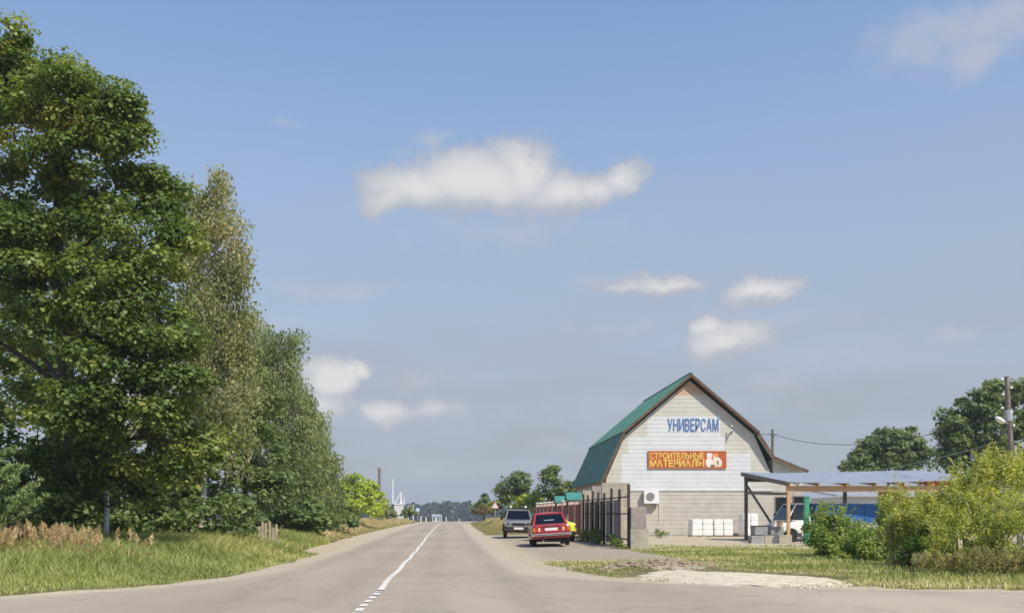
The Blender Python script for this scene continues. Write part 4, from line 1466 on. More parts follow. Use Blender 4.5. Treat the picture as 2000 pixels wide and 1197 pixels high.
# ------------------------------------------------------------------ open shed with metal roof
def build_shed():
    FD, BDp = 50.5, 57.6
    x0, x1 = 17.75, 28.2
    t = tag(empty("open_shed", (x0, FD, 0)), "open timber shed with low grey metal roof beside the shop", "shed")

    def B(mb, name, m, parent=t, **k):
        o = mb.build(name, m, None, **k)
        o.data.transform(Matrix.Translation(-t.location))
        o.parent = parent
        return o
    zf, zb = 3.18, 3.98

    def rz(y):
        return zf + (zb - zf) * (y - FD) / (BDp - FD)
    # roof sheets, lapped one beside the other
    nsh = 10
    for k in range(nsh):
        a = x0 - .15 + (x1 - x0 + .3) * k / nsh
        b = x0 - .15 + (x1 - x0 + .3) * (k + 1) / nsh - .006
        sag = [.02, -.03, -.05, -.05, -.03, -.01, .02, .05, .07, .09, .1]
        mb = MB()
        n = 8
        vs, fs = [], []
        for i in range(n + 1):
            x = a + (b - a) * i / n
            o = .022 if i % 2 else 0
            s = sag[k] + (sag[k + 1] - sag[k]) * i / n
            for yy in (FD - .35, BDp + .35):
                vs += [(x, yy, rz(yy) + o + s + .03), (x, yy, rz(yy) + o + s)]
        for i in range(n):
            p, q = 4 * i, 4 * i + 4
            fs += [(p, p + 2, q + 2, q), (p + 1, q + 1, q + 3, p + 3), (p, q, q + 1, p + 1), (p + 2, p + 3, q + 3, q + 2)]
        fs += [(0, 1, 3, 2), (4 * n, 4 * n + 2, 4 * n + 3, 4 * n + 1)]
        B(mb.add(vs, fs), "roof_sheet", M['zinc'])
    # rafters run up the slope
    nr = 8
    for k in range(nr):
        x = x0 + .04 + (x1 - x0 - .08) * k / (nr - 1)
        B(MB().bar((x, FD - .3, rz(FD - .3) - .11), (x, BDp + .3, rz(BDp + .3) - .11), .07, .17), "rafter", M['wood_new'])
    B(MB().bar((x0 - .05, FD, zf - .36), (x1 + .05, FD, zf - .36), .13, .3), "front_beam", M['wood_new'])
    B(MB().bar((x0 - .05, BDp, zb - .36), (x1 + .05, BDp, zb - .36), .13, .3), "rear_beam", M['wood_old'])
    B(MB().bar((x0 - .13, FD - .38, rz(FD - .38) - .09), (x0 - .13, BDp + .38, rz(BDp + .38) - .09), .04, .2), "verge_board", M['wood_old'])
    B(MB().bar((x0 + .06, FD + .1, zf - .62), (x0 + .06, BDp - .1, zf - .38), .08, .14), "side_tie", M['wood_old'])
    B(MB().bar((x0 + .08, BDp - .15, 3.2), (x0 + .08, FD + 2.2, .75), .1, .1), "brace", M['wood_old'])
    xs = [x0 + .05, x0 + 5.9, x1 - .1]
    for x in xs:
        B(MB().span(x - .075, x + .075, FD - .075, FD + .075, -.3, zf - .51), "post", M['wood_new'])
        B(MB().span(x - .085, x + .085, BDp - .085, BDp + .085, -.3, zb - .51), "post", M['wood_old'])
    B(MB().span(XA(1715, 57.4), XA(1765, 57.4), 57.3, 57.36, .2, 2.9), "back_board", M['wood_pink'])
    # things in and before the shed
    for px, D, h0, h1, lab in [(1575, 47.5, 2.25, None, "bright green post just left of the bushes, by the truck cab"), (1737, 49.0, 2.3, None, "bright green post half hidden in the bushes, near the truck's tail")]:
        x = XA(px, D)
        z = float(gz(x, D))
        g = tag(empty("green_post", (x, D, z)), lab, "post", "green posts before the shed")
        MB().span(-.11, .11, -.11, .11, -.3, h0).build("shaft", M['paint_green'], g, bevel=.01)
        MB().box((0, 0, h0 + .02), (.27, .27, .04)).build("cap", M['paint_green'], g)


build_shed()


def blocks_and_pallets():
    # concrete blocks in two courses
    k = 0
    names = ["lower outer grey block under the shed corner", "lower middle grey block under the shed corner", "lower inner grey block by the timber post",
             "upper outer grey block of the low stack", "upper inner grey block of the low stack"]
    sp = [(XA(1477, 49), 49.0, 0, 'concrete_grey'), (XA(1503, 49.2), 49.1, 0, 'concrete'), (XA(1529, 49.3), 49.2, 0, 'concrete'), (XA(1482, 50.2), 50.1, .42, 'concrete_grey'), (XA(1512, 50.4), 50.2, .42, 'concrete_grey')]
    for (x, D, z, m), lab in zip(sp, names):
        o = MB().box((0, 0, .21), (.66, .55, .415)).build("concrete_block", M[m], None, bevel=.02)
        o.location = (x, D, float(gz(x, D)) + z - .02)
        o.rotation_euler = (0, 0, random.uniform(-.05, .05))
        tag(o, lab, "block", "concrete blocks by the shed")
    x, D = XA(1488, 53), 53.0
    o = MB().box((0, 0, .42), (.98, .7, .84), tz=1.06).build("waste_bin", M['bin_green'], None, bevel=.03)
    o.location = (x, D, 0)
    MB().box((0, 0, .87), (1.06, .78, .06)).build("lid", M['bin_green'], o)
    tag(o, "dark green bin standing behind the concrete blocks", "bin")
    for px, D, c, lab in [(1512, 49.9, 'white_plastic', "pale bucket on the concrete blocks"), (1524, 49.8, 'wood_pink', "pinkish bucket on the concrete blocks")]:
        b = MB().lathe([(.12, 0), (.16, .3), (.17, .31), (.15, .31), (.11, .04)], 14, 'z').build("bucket", M[c], None, smooth=.8)
        b.location = (XA(px, D), D, .86)
        tag(b, lab, "bucket", "buckets by the shed")
    # shrink-wrapped loads on pallets along the gable
    for (pa, pb, py, lab) in [(1347, 1389, 1014, "white wrapped load nearest the fence along the shop wall"), (1391, 1428, 1014, "middle white wrapped load against the shop wall"), (1446, 1476, 1003, "taller white wrapped load beside the shed's dark post")]:
        D = 67.6
        x0, x1 = XA(pa, D), XA(pb, D)
        w = x1 - x0
        h = ZA(py, D) - .14
        t = tag(empty("wrapped_pallet", ((x0 + x1) / 2, D, 0)), lab, "pallet load", "white wrapped loads by the wall")
        t.rotation_euler = (0, 0, random.uniform(-.12, .12))
        for r_ in range(3):
            for c_ in range(2):
                ww = w / 2 - .015
                MB().box(((c_ - .5) * w / 2, 0, .15 + h * (r_ + .5) / 3), (ww * random.uniform(.95, 1.03), 1.05 - .05 * r_, h / 3 + .015)).build("sack_layer", M['bag_white'], t, bevel=.1)
        for xx in (-w / 2 + .08, 0, w / 2 - .08):
            MB().box((xx, 0, .045), (.1, 1.0, .09)).build("pallet_bearer", M['wood_new'], t)
        for yy in (-.42, -.14, .14, .42):
            MB().box((0, yy, .115), (w, .13, .022)).build("pallet_slat", M['wood_new'], t)
    # slanted sheet added for the third load's shaded left side, shade as grey colour
    o = MB().bar((0, 0, 0), (0, .45, 1.15), .9, .05).build("shade_sheet", M['concrete_mauve'], None)
    o.location = (XA(1434, 68.6), 68.9, 0.02)
    tag(o, "grey sheet standing in for shade between the white loads", "sheet")


blocks_and_pallets()


def build_outbuilding():
    x0, x1, D = 25.9, 33.5, 64.0
    t = tag(empty("outbuilding", (x0, D, 0)), "low pale outbuilding seen under the shed roof behind the truck", "building")

    def B(mb, name, m, parent=t, **k):
        o = mb.build(name, m, None, **k)
        o.data.transform(Matrix.Translation(-t.location))
        o.parent = parent
        return o
    B(MB().span(x0, x1, D, D + 5, -.2, 2.75), "wall", M['siding_white'])
    rf = MB().prism([(D - .4, 2.76), (D + 5.4, 3.3), (D + 5.4, 3.4), (D - .4, 2.86)], x0 - .3, x1 + .3, axis='x')
    B(rf, "roof", M['steel_grey'])
    for (a, b, z0, z1, m) in [(x0 + .3, x0 + 1.2, .0, 2.2, 'concrete_grey'), (x0 + 3.0, x0 + 4.0, .9, 2.3, 'glass_dark'), (x0 + 5.2, x0 + 6.3, .9, 2.3, 'glass_dark')]:
        w = B(MB().span(a - .08, b + .08, D - .05, D - .003, z0 - (.08 if z0 > 0 else 0), z1 + .08), "door" if z0 == 0 else "window", M['wood_old'])
        B(MB().span(a, b, D - .075, D - .053, z0, z1), "leaf_panel" if z0 == 0 else "pane", M[m], w)


build_outbuilding()


# ------------------------------------------------------------------ fences along the lane
def build_fences():
    xf = 7.1
    ds = [37.7, 39.7, 41.6, 43.5, 45.2, 46.9, 48.5, 50.1]
    t = tag(empty("metal_fence", (xf, ds[0], float(gz(xf, ds[0])))), "rusty metal frame fence with mismatched sheets behind the red car", "fence")

    def B(mb, name, m, parent=t, **k):
        o = mb.build(name, m, None, **k)
        o.data.transform(Matrix.Translation(-t.location))
        o.parent = parent
        return o
    for i, d in enumerate(ds):
        z = float(gz(xf, d))
        B(MB().span(xf - .05, xf + .05, d - .05, d + .05, z - .3, z + (2.5 if i == 0 else 2.28 + .08 * (i % 3))), "post", M['rust'])
    for zz in (2.02, 1.36, .36):
        for i in range(len(ds) - 1):
            a, b = ds[i] + .052, ds[i + 1] - .052
            B(MB().bar((xf, a, float(gz(xf, a)) + zz), (xf, b, float(gz(xf, b)) + zz), .04, .05), "rail", M['rust'])
    mats = [None, 'concrete_grey', 'concrete_grey', 'sheet_dark', 'sheet_dark', 'sheet_mauve', 'sheet_mauve']
    for i, m in enumerate(mats):
        if not m:
            continue
        a, b = ds[i] + .06, ds[i + 1] - .06
        z = float(gz(xf, a))
        mb = MB()
        n = 8
        for k in range(n):
            ya, yb = a + (b - a) * k / n, a + (b - a) * (k + 1) / n
            mb.span(xf + .05 + (.018 if k % 2 else 0), xf + .07 + (.018 if k % 2 else 0), ya, yb, z + .12, z + 1.95)
        B(mb, "sheet", M[m])
    # concrete pier at the near end
    x, D = XA(1248, 37.6), 37.75
    z = float(gz(x, D))
    p = tag(empty("gate_pier", (x, D, z)), "stout concrete gate pier at the near end of the rusty fence", "pier")
    MB().box((0, 0, .28), (.70, .62, .96)).build("base_block", M['concrete'], p, bevel=.03)
    MB().box((-.03, 0, 1.19), (.60, .54, .84)).build("upper_block", M['concrete_mauve'], p, bevel=.03)
    # tall slabs standing behind the fence
    for (pa, pb, py, D, m, lab) in [(1174, 1227, 943, 46.2, 'concrete', "widest and tallest beige concrete slab behind the rusty fence"), (1155, 1173, 949, 49.5, 'concrete_mauve', "narrow mauve slab left of the tall beige one"), (1137, 1154, 957, 52.3, 'concrete', "small beige slab next to the green canopy")]:
        x0, x1 = XA(pa, D), XA(pb, D)
        h = ZA(py, D)
        o = MB().box((0, 0, h / 2 - .1), (x1 - x0, .22, h + .2)).build("concrete_slab", M[m], None, bevel=.02)
        o.location = ((x0 + x1) / 2 + .02, D, 0)
        tag(o, lab, "slab", "concrete slabs behind the fence")
    # red panel fence with pale brick piers, further along
    xr = 7.75
    t2 = tag(empty("panel_fence", (xr, 54, float(gz(xr, 54)))), "dark red panel fence with pale brick piers beyond the slabs", "fence")

    def B2(mb, name, m, parent=t2, **k):
        o = mb.build(name, m, None, **k)
        o.data.transform(Matrix.Translation(-t2.location))
        o.parent = parent
        return o
    y = 54.0
    while y < 84:
        z = float(gz(xr, y))
        pr = B2(MB().span(xr - .2, xr + .2, y - .2, y + .2, z - .3, z + 2.12), "pier", M['pale_brick'], bevel=.015)
        B2(MB().box((xr, y, z + 2.17), (.5, .5, .09), tz=.7), "pier_cap", M['brick_cap'], pr)
        for k in range(9):
            a = y + .22 + (2.76 - .2) * k / 9
            b = a + (2.76 - .2) / 9 - .02
            B2(MB().span(xr - .18 + .02 * (k % 2), xr - .15 + .02 * (k % 2), a, b, z + .15, z + 1.9), "panel", M['red_panel'])
        for zz in (.5, 1.6):
            B2(MB().span(xr - .12, xr - .08, y + .21, y + 2.78, z + zz - .03, z + zz + .03), "rail", M['rust'])
        y += 3.0
    # little green canopies over the gates
    for (pa, pb, py, D, lab) in [(1105, 1136, 961, 55.0, "larger teal gate canopy roof beside the beige slab"), (1083, 1103, 968, 64.0, "smaller teal gate canopy roof further along the red fence")]:
        x0, x1 = XA(pa, D), XA(pb, D)
        c = tag(empty("gate_canopy", ((x0 + x1) / 2, D, float(gz(8, D)))), lab, "canopy", "green gate canopies")
        h = ZA(py, D) - float(gz(8, D))
        w = x1 - x0
        MB().prism([(-.5, h - .42), (.1, h), (.7, h - .42), (.7, h - .47), (.1, h - .06), (-.5, h - .47)], -w / 2, w / 2, axis='x').build("roof", M['canopy_green'], c)
        for sx in (-w / 2 + .1, w / 2 - .1):
            MB().span(sx - .06, sx + .06, .04, .16, -.2, h - .07).build("post", M['wood_old'], c)
        MB().span(-w / 2 + .1, w / 2 - .1, .05, .15, h - .5, h - .4).build("tie_beam", M['wood_old'], c)
    # weeds along the foot of the fence
    for (D, n, lab) in [(47.3, 12, "weeds at the fence foot, beside the yellow car"), (44.3, 9, "dark weeds at the foot of the dark fence sheets"), (38.6, 5, "low weeds next to the concrete gate pier")]:
        x = 6.75
        z = float(gz(x, D))
        stem_bush("weed_clump", lab, [(x, D, z + .28, .32, .9, .42, n), (x + .1, D - 1, z + .2, .25, .6, .3, n // 2)], M['leaf_shrub'], .1, .22, 60, 8, .5, tint_up=-.1)
    x, D = XA(1295, 62), 62.0
    stem_bush("weed_clump", "small green weed tuft by the shop wall near the fence", [(x, D, .2, .5, .4, .28, 8), (x - .3, D, .35, .2, .2, .25, 4)], M['leaf_shrub'], .1, .2, 50, 6, .5)


build_fences()


# ------------------------------------------------------------------ gravel and stones
def build_gravel():
    # a spill of pale crushed stone on the verge
    n = 9000
    a, r = RNG.random(n) * 2 * np.pi, RNG.random(n) ** .6
    cx, cy = 5.55, 18.7
    u, v = r * np.cos(a), r * np.sin(a)
    x = cx + 1.75 * u + .1 * v
    y = cy + 1.9 * v - .95 * u
    keep = (x - right_edge(y) > .1) & (wob(x, y, 2.2) + 1.2 * (1 - r) > .0)
    x, y, r = x[keep], y[keep], r[keep]
    n = len(x)
    z = gz(x, y) + .11 * np.clip(1 - r, 0, 1) * RNG.random(n) ** .5
    s = .012 + .022 * RNG.random(n) ** 2
    oct_ = np.array([(1, 0, 0), (0, 1, 0), (-1, 0, 0), (0, -1, 0), (0, 0, .8), (0, 0, -.8)])
    V = oct_[None] * s[:, None, None] * (.7 + .6 * RNG.random((n, 6, 1)))
    th = RNG.random(n) * 6.28
    c, sn = np.cos(th)[:, None], np.sin(th)[:, None]
    V = np.stack([V[..., 0] * c - V[..., 1] * sn, V[..., 0] * sn + V[..., 1] * c, V[..., 2]], -1) + np.stack([x, y, z], 1)[:, None]
    f = np.array([(0, 1, 4), (1, 2, 4), (2, 3, 4), (3, 0, 4), (1, 0, 5), (2, 1, 5), (3, 2, 5), (0, 3, 5)])
    T = (np.arange(n)[:, None, None] * 6 + f[None]).reshape(-1, 3)
    o = np_mesh("gravel", V.reshape(-1, 3), T, M['stone'])
    tag(o, "loose pale crushed stone spilled on the verge", "gravel", kind="stuff")
    # the bed it lies in
    m = 48
    rings = 9
    V, F_ = [], []
    for i in range(rings):
        rr = i / (rings - 1)
        for k in range(m):
            q = 2 * math.pi * k / m
            w_ = 1 + .10 * math.sin(3 * q + 1) + .07 * math.sin(7 * q) + .05 * math.sin(13 * q + 2)
            uu, vv = rr * w_ * math.cos(q) * .98, rr * w_ * math.sin(q) * .98
            X, Y = cx + 1.7 * uu + .1 * vv, cy + 1.85 * vv - .95 * uu
            X = max(X, float(right_edge(Y)) + .02)
            V.append((X, Y, float(gz(X, Y)) + (.10 * (1 - rr) ** .8 + .012 if rr < .99 else -.03) + .012 * math.sin(X * 9) * math.sin(Y * 8)))
    for i in range(rings - 1):
        for k in range(m):
            F_.append((i * m + k, i * m + (k + 1) % m, (i + 1) * m + (k + 1) % m, (i + 1) * m + k))
    o = MB().add(V, F_).build("gravel_bed", M['stone'], smooth=2.0)
    tag(o, "low pale bed of crushed stone under the loose gravel", "gravel", kind="stuff")
    # clods of the dug-up earth
    em = mat('earth', (.33, .25, .17), .95, .3, 6, bump=.6)
    n = 420
    x = 4.9 + RNG.normal(size=n) * .75
    y = 22.5 + RNG.normal(size=n) * .7
    z = gz(x, y)
    s = .03 + .07 * RNG.random(n) ** 3
    V = oct_[None] * s[:, None, None] * (.6 + .8 * RNG.random((n, 6, 1))) + np.stack([x, y, z], 1)[:, None]
    T = (np.arange(n)[:, None, None] * 6 + f[None]).reshape(-1, 3)
    tag(np_mesh("soil_clods", V.reshape(-1, 3), T, em), "crumbled brown earth clods left of the pale gravel", "soil", kind="stuff")


build_gravel()


# ------------------------------------------------------------------ vehicles
def loft(rings):
    n = len(rings[0])
    mb = MB()
    vs = [p for r in rings for p in r]
    fs = []
    for i in range(len(rings) - 1):
        for k in range(n):
            fs.append((i * n + k, i * n + (k + 1) % n, (i + 1) * n + (k + 1) % n, (i + 1) * n + k))
    fs.append(tuple(range(n))[::-1])
    fs.append(tuple((len(rings) - 1) * n + k for k in range(n)))
    return mb.add(vs, fs)


def body_ring(y, w, zb, zt, crown=.02):
    h = zt - zb
    half = [(w * .86, zb), (w * .97, zb + .06), (w, zb + h * .30), (w, zb + h * .58), (w * .985, zb + h * .80), (w * .94, zt - .03), (w * .86, zt), (w * .4, zt + crown)]
    return [(x, y, z) for x, z in half] + [(-x, y, z) for x, z in half[::-1]]


def cut_arches(o, ys, r, w, zc):
    for y in ys:
        cu = MB().lathe([(r, -w * 1.2), (r, w * 1.2)], 20, 'x', (0, y, zc)).build("cutter", M['trim_black'])
        md = o.modifiers.new("arch", 'BOOLEAN')
        md.operation = 'DIFFERENCE'
        md.solver = 'EXACT'
        md.object = cu
        dg = bpy.context.evaluated_depsgraph_get()
        me = bpy.data.meshes.new_from_object(o.evaluated_get(dg))
        o.modifiers.clear()
        o.data = me
        bpy.data.objects.remove(cu)
    # dark liner inside the arches
    return o


def wheel(parent, x, y, r, w):
    s = 1 if x > 0 else -1
    ty = MB().lathe([(r * .62, -w / 2), (r * .93, -w / 2), (r, -w * .36), (r, w * .36), (r * .93, w / 2), (r * .62, w / 2)], 26, 'x').build("wheel", M['rubber'], parent, smooth=.6)
    ty.location = (x, y, r)
    MB().lathe([(r * .61, -.01), (r * .61, w * .40), (r * .54, w * .38), (r * .48, w * .26), (r * .2, w * .30), (r * .16, w * .42), (r * .05, w * .42)] if s > 0 else
               [(r * .61, .01), (r * .61, -w * .40), (r * .54, -w * .38), (r * .48, -w * .26), (r * .2, -w * .30), (r * .16, -w * .42), (r * .05, -w * .42)], 22, 'x').build("rim", M['rim'], ty, smooth=.6)


def frame_face(q, inset, th, paint, glass, parent, split=(), names=("window_frame", "window")):
    """a four-cornered window surround with one or more panes; q runs bottom-left, bottom-right, top-right, top-left"""
    q = [Vector(p) for p in q]
    n = (q[1] - q[0]).cross(q[3] - q[0]).normalized()

    def at(u, v):
        return q[0].lerp(q[1], u).lerp(q[3].lerp(q[2], u), v)
    wb, h = (q[1] - q[0]).length, (q[3] - q[0]).length
    iu, iv = inset[0] / wb, inset[1] / h
    cuts = [0.0] + list(split) + [1.0]
    fr = MB()
    us = []
    for k in range(len(cuts) - 1):
        a = cuts[k] + (iu if k == 0 else iu * .45)
        b = cuts[k + 1] - (iu if k == len(cuts) - 2 else iu * .45)
        us.append((a, b))

    def slab(u0, u1, v0, v1):
        c = [at(u0, v0), at(u1, v0), at(u1, v1), at(u0, v1)]
        fr.add([p for p in c] + [p - n * th for p in c], [(0, 1, 2, 3), (7, 6, 5, 4), (0, 4, 5, 1), (1, 5, 6, 2), (2, 6, 7, 3), (3, 7, 4, 0)])
    slab(0, 1, 0, iv * .5)
    slab(0, 1, 1 - iv, 1)
    edge = [0.0]
    for a, b in us:
        edge += [a, b]
    edge.append(1.0)
    for k in range(0, len(edge), 2):
        slab(edge[k], edge[k + 1], iv * .5, 1 - iv)
    f = fr.build(names[0], paint, parent)
    for a, b in us:
        c = [at(a, iv * .5) - n * th * .45, at(b, iv * .5) - n * th * .45, at(b, 1 - iv) - n * th * .45, at(a, 1 - iv) - n * th * .45]
        MB().add(c + [p - n * .006 for p in c], [(0, 1, 2, 3), (7, 6, 5, 4), (0, 4, 5, 1), (1, 5, 6, 2), (2, 6, 7, 3), (3, 7, 4, 0)]).build(names[1], glass, parent)


def cabin(parent, paint, glass, yb0, yb1, yt0, yt1, zb, zt, wb, wt, split=(.5,), roof_crown=.05):
    """greenhouse: rear (y0) to front (y1)"""
    b = [(-wb, yb0, zb), (wb, yb0, zb), (wb, yb1, zb), (-wb, yb1, zb)]
    t = [(-wt, yt0, zt), (wt, yt0, zt), (wt, yt1, zt), (-wt, yt1, zt)]
    frame_face([b[0], b[1], t[1], t[0]], (.10, .09), .035, paint, glass, parent, (), ("rear_window_frame", "rear_window"))
    frame_face([b[2], b[3], t[3], t[2]], (.08, .07), .035, paint, glass, parent, (), ("windscreen_frame", "windscreen"))
    frame_face([b[1], b[2], t[2], t[1]], (.10, .07), .035, paint, glass, parent, split, ("side_window_frame", "side_window"))
    frame_face([b[3], b[0], t[0], t[3]], (.10, .07), .035, paint, glass, parent, [1 - s for s in split][::-1], ("side_window_frame", "side_window"))
    # domed roof
    rings = []
    m = 7
    for i in range(m):
        f = i / (m - 1)
        y = yt0 + (yt1 - yt0) * f
        e = math.sin(math.pi * min(max(f, .0), 1)) ** .5
        rings.append([(wt * k, y, zt - .012 + roof_crown * (1 - abs(k) ** 2.5) * (.35 + .65 * e)) for k in (-1, -.9, -.6, -.2, .2, .6, .9, 1)] + [(wt * k, y, zt - .03) for k in (1, .5, -.5, -1)])
    loft(rings).build("roof", paint, parent, smooth=.7)
    MB().span(-wb * .97, wb * .97, yb0 + .05, yb1 - .05, zb - .3, zb + .006).build("interior", M['interior'], parent)
    for sx in (-.36, .36):
        for yy in (yt0 + .35, yt1 - .15):
            st = MB().box((sx * wb / .72, yy, zb + .10), (.46, .12, .34)).build("seat", M['interior'], parent, bevel=.04)
            MB().box((sx * wb / .72, yy - .02, zb + .33), (.24, .09, .14)).build("headrest", M['cover'], st, bevel=.03)


def place(t, x, y, heading, roll=0.0):
    """heading: direction of the bonnet, degrees anticlockwise from straight away from the camera"""
    t.location = (x, y, float(gz(x, y)))
    t.rotation_euler = (0, R(roll), R(heading))


def red_sedan():
    t = tag(empty("parked_car", (0, 0, 0)), "old boxy red saloon car seen from behind, parked on the verge", "car")
    pt = M['paint_red']
    st = [(-2.05, .74, .50, .84), (-2.02, .77, .42, .89), (-1.95, .79, .34, .915), (-1.3, .805, .27, .925), (-.6, .81, .25, .915), (.4, .81, .25, .91), (1.0, .81, .25, .90), (1.85, .79, .28, .84), (1.98, .77, .36, .80), (2.03, .74, .46, .76)]
    b = loft([body_ring(*s) for s in st]).build("body", pt, t)
    cut_arches(b, (-1.2, 1.22), .335, .8, .30)
    cabin(t, pt, M['glass'], -1.42, .78, -.98, .16, .905, 1.40, .735, .575, (.50,), .045)
    for x in (-.68, .68):
        for y in (-1.2, 1.22):
            wheel(t, x, y, .295, .17)
    for sx in (-1, 1):
        la = MB().box((sx * .60, -2.045, .72), (.30, .05, .17)).build("tail_light", M['lamp_red'], t, bevel=.012)
        MB().box((sx * .70, -2.066, .72), (.08, .02, .15)).build("indicator", M['lamp_amber'], la)
        MB().box((sx * .49, -2.066, .72), (.07, .02, .15)).build("reversing_lamp", M['fig_pale'], la)
        MB().box((sx * .82, .62, .96), (.13, .06, .1)).build("mirror", M['trim_black'], t, bevel=.015)
        hl = MB().lathe([(.09, 0), (.085, .03)], 14, 'y', (sx * .55, 2.0, .65)).build("headlight", M['lamp_clear'], t)
        for y in (-.28, .55):
            MB().box((sx * .815, y - .3, .80), (.02, .14, .03)).build("door_handle", M['chrome'], t)
    bm_ = MB().box((0, -2.12, .50), (1.60, .10, .09)).build("rear_bumper", M['chrome'], t, bevel=.02)
    MB().box((0, -2.172, .50), (1.5, .012, .03)).build("rubber_strip", M['trim_black'], bm_)
    MB().box((0, 2.08, .48), (1.58, .10, .09)).build("front_bumper", M['chrome'], t, bevel=.02)
    MB().box((0, 2.035, .65), (.75, .03, .16)).build("grille", M['trim_black'], t)
    MB().box((0, -2.055, .72), (.52, .015, .112)).build("number_plate", M['plate'], t)
    MB().box((0, -2.05, .83), (.66, .02, .035)).build("plate_lamp_bar", M['trim_black'], t)
    MB().box((0, -1.6, .945), (1.28, .004, .01)).build("boot_seam", M['trim_black'], t)
    MB().lathe([(.025, -.12), (.025, .12)], 10, 'y', (-.35, -2.0, .27)).build("exhaust_pipe", M['steel_grey'], t)
    MB().box((0, -1.2, .27), (1.2, .08, .08)).build("rear_axle", M['trim_black'], t)
    MB().span(-.6, .6, -1.9, 1.6, .22, .28).build("underbody", M['trim_black'], t)
    # white things on the parcel shelf
    MB().box((-.02, -1.16, 1.01), (.44, .14, .19)).build("shelf_box", M['cover'], t, bevel=.02)
    MB().box((.44, -1.14, 1.00), (.24, .16, .18)).build("shelf_cushion", M['cover'], t, bevel=.04)
    MB().box((-.52, -1.0, 1.14), (.12, .03, .1)).build("window_sticker", M['cover'], t)
    place(t, 4.46, 41.9, -2.2, -3.6)


def offroad_car():
    t = tag(empty("parked_car", (0, 0, 0)), "grey off-road car with roof rack facing the camera, parked on the verge", "car")
    pt = M['paint_grey']
    st = [(-1.9, .74, .52, .98), (-1.86, .79, .44, 1.0), (-1.2, .83, .38, 1.02), (0, .84, .36, 1.01), (.75, .84, .36, 1.0), (1.1, .83, .36, .97), (1.7, .82, .38, .93), (1.85, .79, .44, .88), (1.92, .73, .50, .80)]
    b = loft([body_ring(*s, crown=.035) for s in st]).build("body", pt, t)
    cut_arches(b, (-1.2, 1.25), .40, .84, .36)
    cabin(t, pt, M['glass'], -1.82, .98, -1.62, .28, 1.0, 1.58, .76, .61, (.33, .62), .045)
    for x in (-.72, .72):
        for y in (-1.2, 1.25):
            wheel(t, x, y, .35, .2)
    MB().box((0, 1.93, .56), (1.62, .16, .2)).build("front_bumper", M['trim_black'], t, bevel=.03)
    MB().box((0, 2.02, .53), (.52, .015, .112)).build("number_plate", M['plate'], t)
    MB().box((0, 1.91, .76), (.74, .05, .14)).build("grille", M['trim_black'], t, bevel=.01)
    MB().box((0, 2.0, .635), (1.3, .03, .03)).build("bumper_bar", M['chrome'], t)
    for sx in (-1, 1):
        hl = MB().lathe([(.11, 0), (.10, .05), (.06, .06)], 16, 'y', (sx * .58, 1.86, .77)).build("headlight", M['lamp_clear'], t)
        MB().box((sx * .74, 1.86, .77), (.10, .08, .13)).build("indicator", M['lamp_amber'], t, bevel=.01)
        MB().box((sx * .93, .72, 1.08), (.18, .08, .15)).build("mirror", M['trim_black'], t, bevel=.02)
        fl = MB()
        for yy in (-1.2, 1.25):
            pts = [(sx * .845, yy + .41 * math.cos(a), .36 + .41 * math.sin(a)) for a in np.linspace(0, math.pi, 9)]
            fl.tube(pts, .03, 5)
        fl.build("wheel_arch_trim", M['trim_black'], t)
        MB().tube([(sx * .56, -1.5, 1.72), (sx * .56, .2, 1.72)], .018, 6).build("rack_rail", M['trim_black'], t)
        for yy in (-1.4, -.6, .15):
            MB().tube([(sx * .56, yy, 1.58), (sx * .56, yy, 1.72)], .014, 5).build("rack_foot", M['trim_black'], t)
        MB().lathe([(.03, -.05), (.065, -.02), (.065, .05)], 12, 'y', (sx * .42, .24, 1.75)).build("roof_lamp", M['porcelain'], t)
    for yy in (-1.4, -.9, -.4, .15):
        MB().tube([(-.56, yy, 1.70), (.56, yy, 1.70)], .014, 5).build("rack_bar", M['trim_black'], t)
    MB().span(-.65, .65, -1.7, 1.7, .30, .37).build("underbody", M['trim_black'], t)
    for sx in (-.3, .3):
        MB().bar((sx, 1.06, 1.015), (sx + .3, .93, 1.05), .02, .015).build("wiper", M['trim_black'], t)
    place(t, XA(1014, 54.5), 55.6, 180 - 3, -1.0)


def yellow_car():
    t = tag(empty("parked_car", (0, 0, 0)), "yellow car almost hidden behind the red saloon, its wing showing", "car")
    pt = M['paint_yellow']
    st = [(-1.85, .70, .48, .92), (-1.8, .76, .38, .97), (-1.1, .80, .27, .98), (.5, .81, .25, .96), (1.0, .80, .25, .95), (1.6, .78, .28, .90), (1.8, .72, .34, .82), (1.9, .60, .42, .74)]
    b = loft([body_ring(*s, crown=.05) for s in st]).build("body", pt, t, smooth=.6)
    cut_arches(b, (-1.15, 1.2), .33, .8, .29)
    cabin(t, pt, M['glass'], -1.72, .7, -1.3, -.1, .95, 1.34, .64, .48, (.45,), .05)
    for x in (-.68, .68):
        for y in (-1.15, 1.2):
            wheel(t, x, y, .29, .17)
    for sx in (-1, 1):
        MB().box((sx * .60, 1.80, .72), (.24, .14, .13)).build("headlight", M['lamp_clear'], t, bevel=.03)
        MB().box((sx * .86, .45, 1.0), (.16, .09, .12)).build("mirror", M['trim_black'], t, bevel=.02)
    MB().box((0, 1.9, .42), (1.3, .12, .16)).build("front_bumper", M['trim_black'], t, bevel=.03)
    MB().box((0, 1.965, .45), (.52, .012, .112)).build("number_plate", M['plate'], t)
    MB().box((0, 1.89, .64), (.5, .04, .08)).build("grille", M['trim_black'], t)
    MB().span(-.6, .6, -1.6, 1.6, .20, .27).build("underbody", M['trim_black'], t)
    place(t, 5.31, 48.5, 180 + 9, 0)


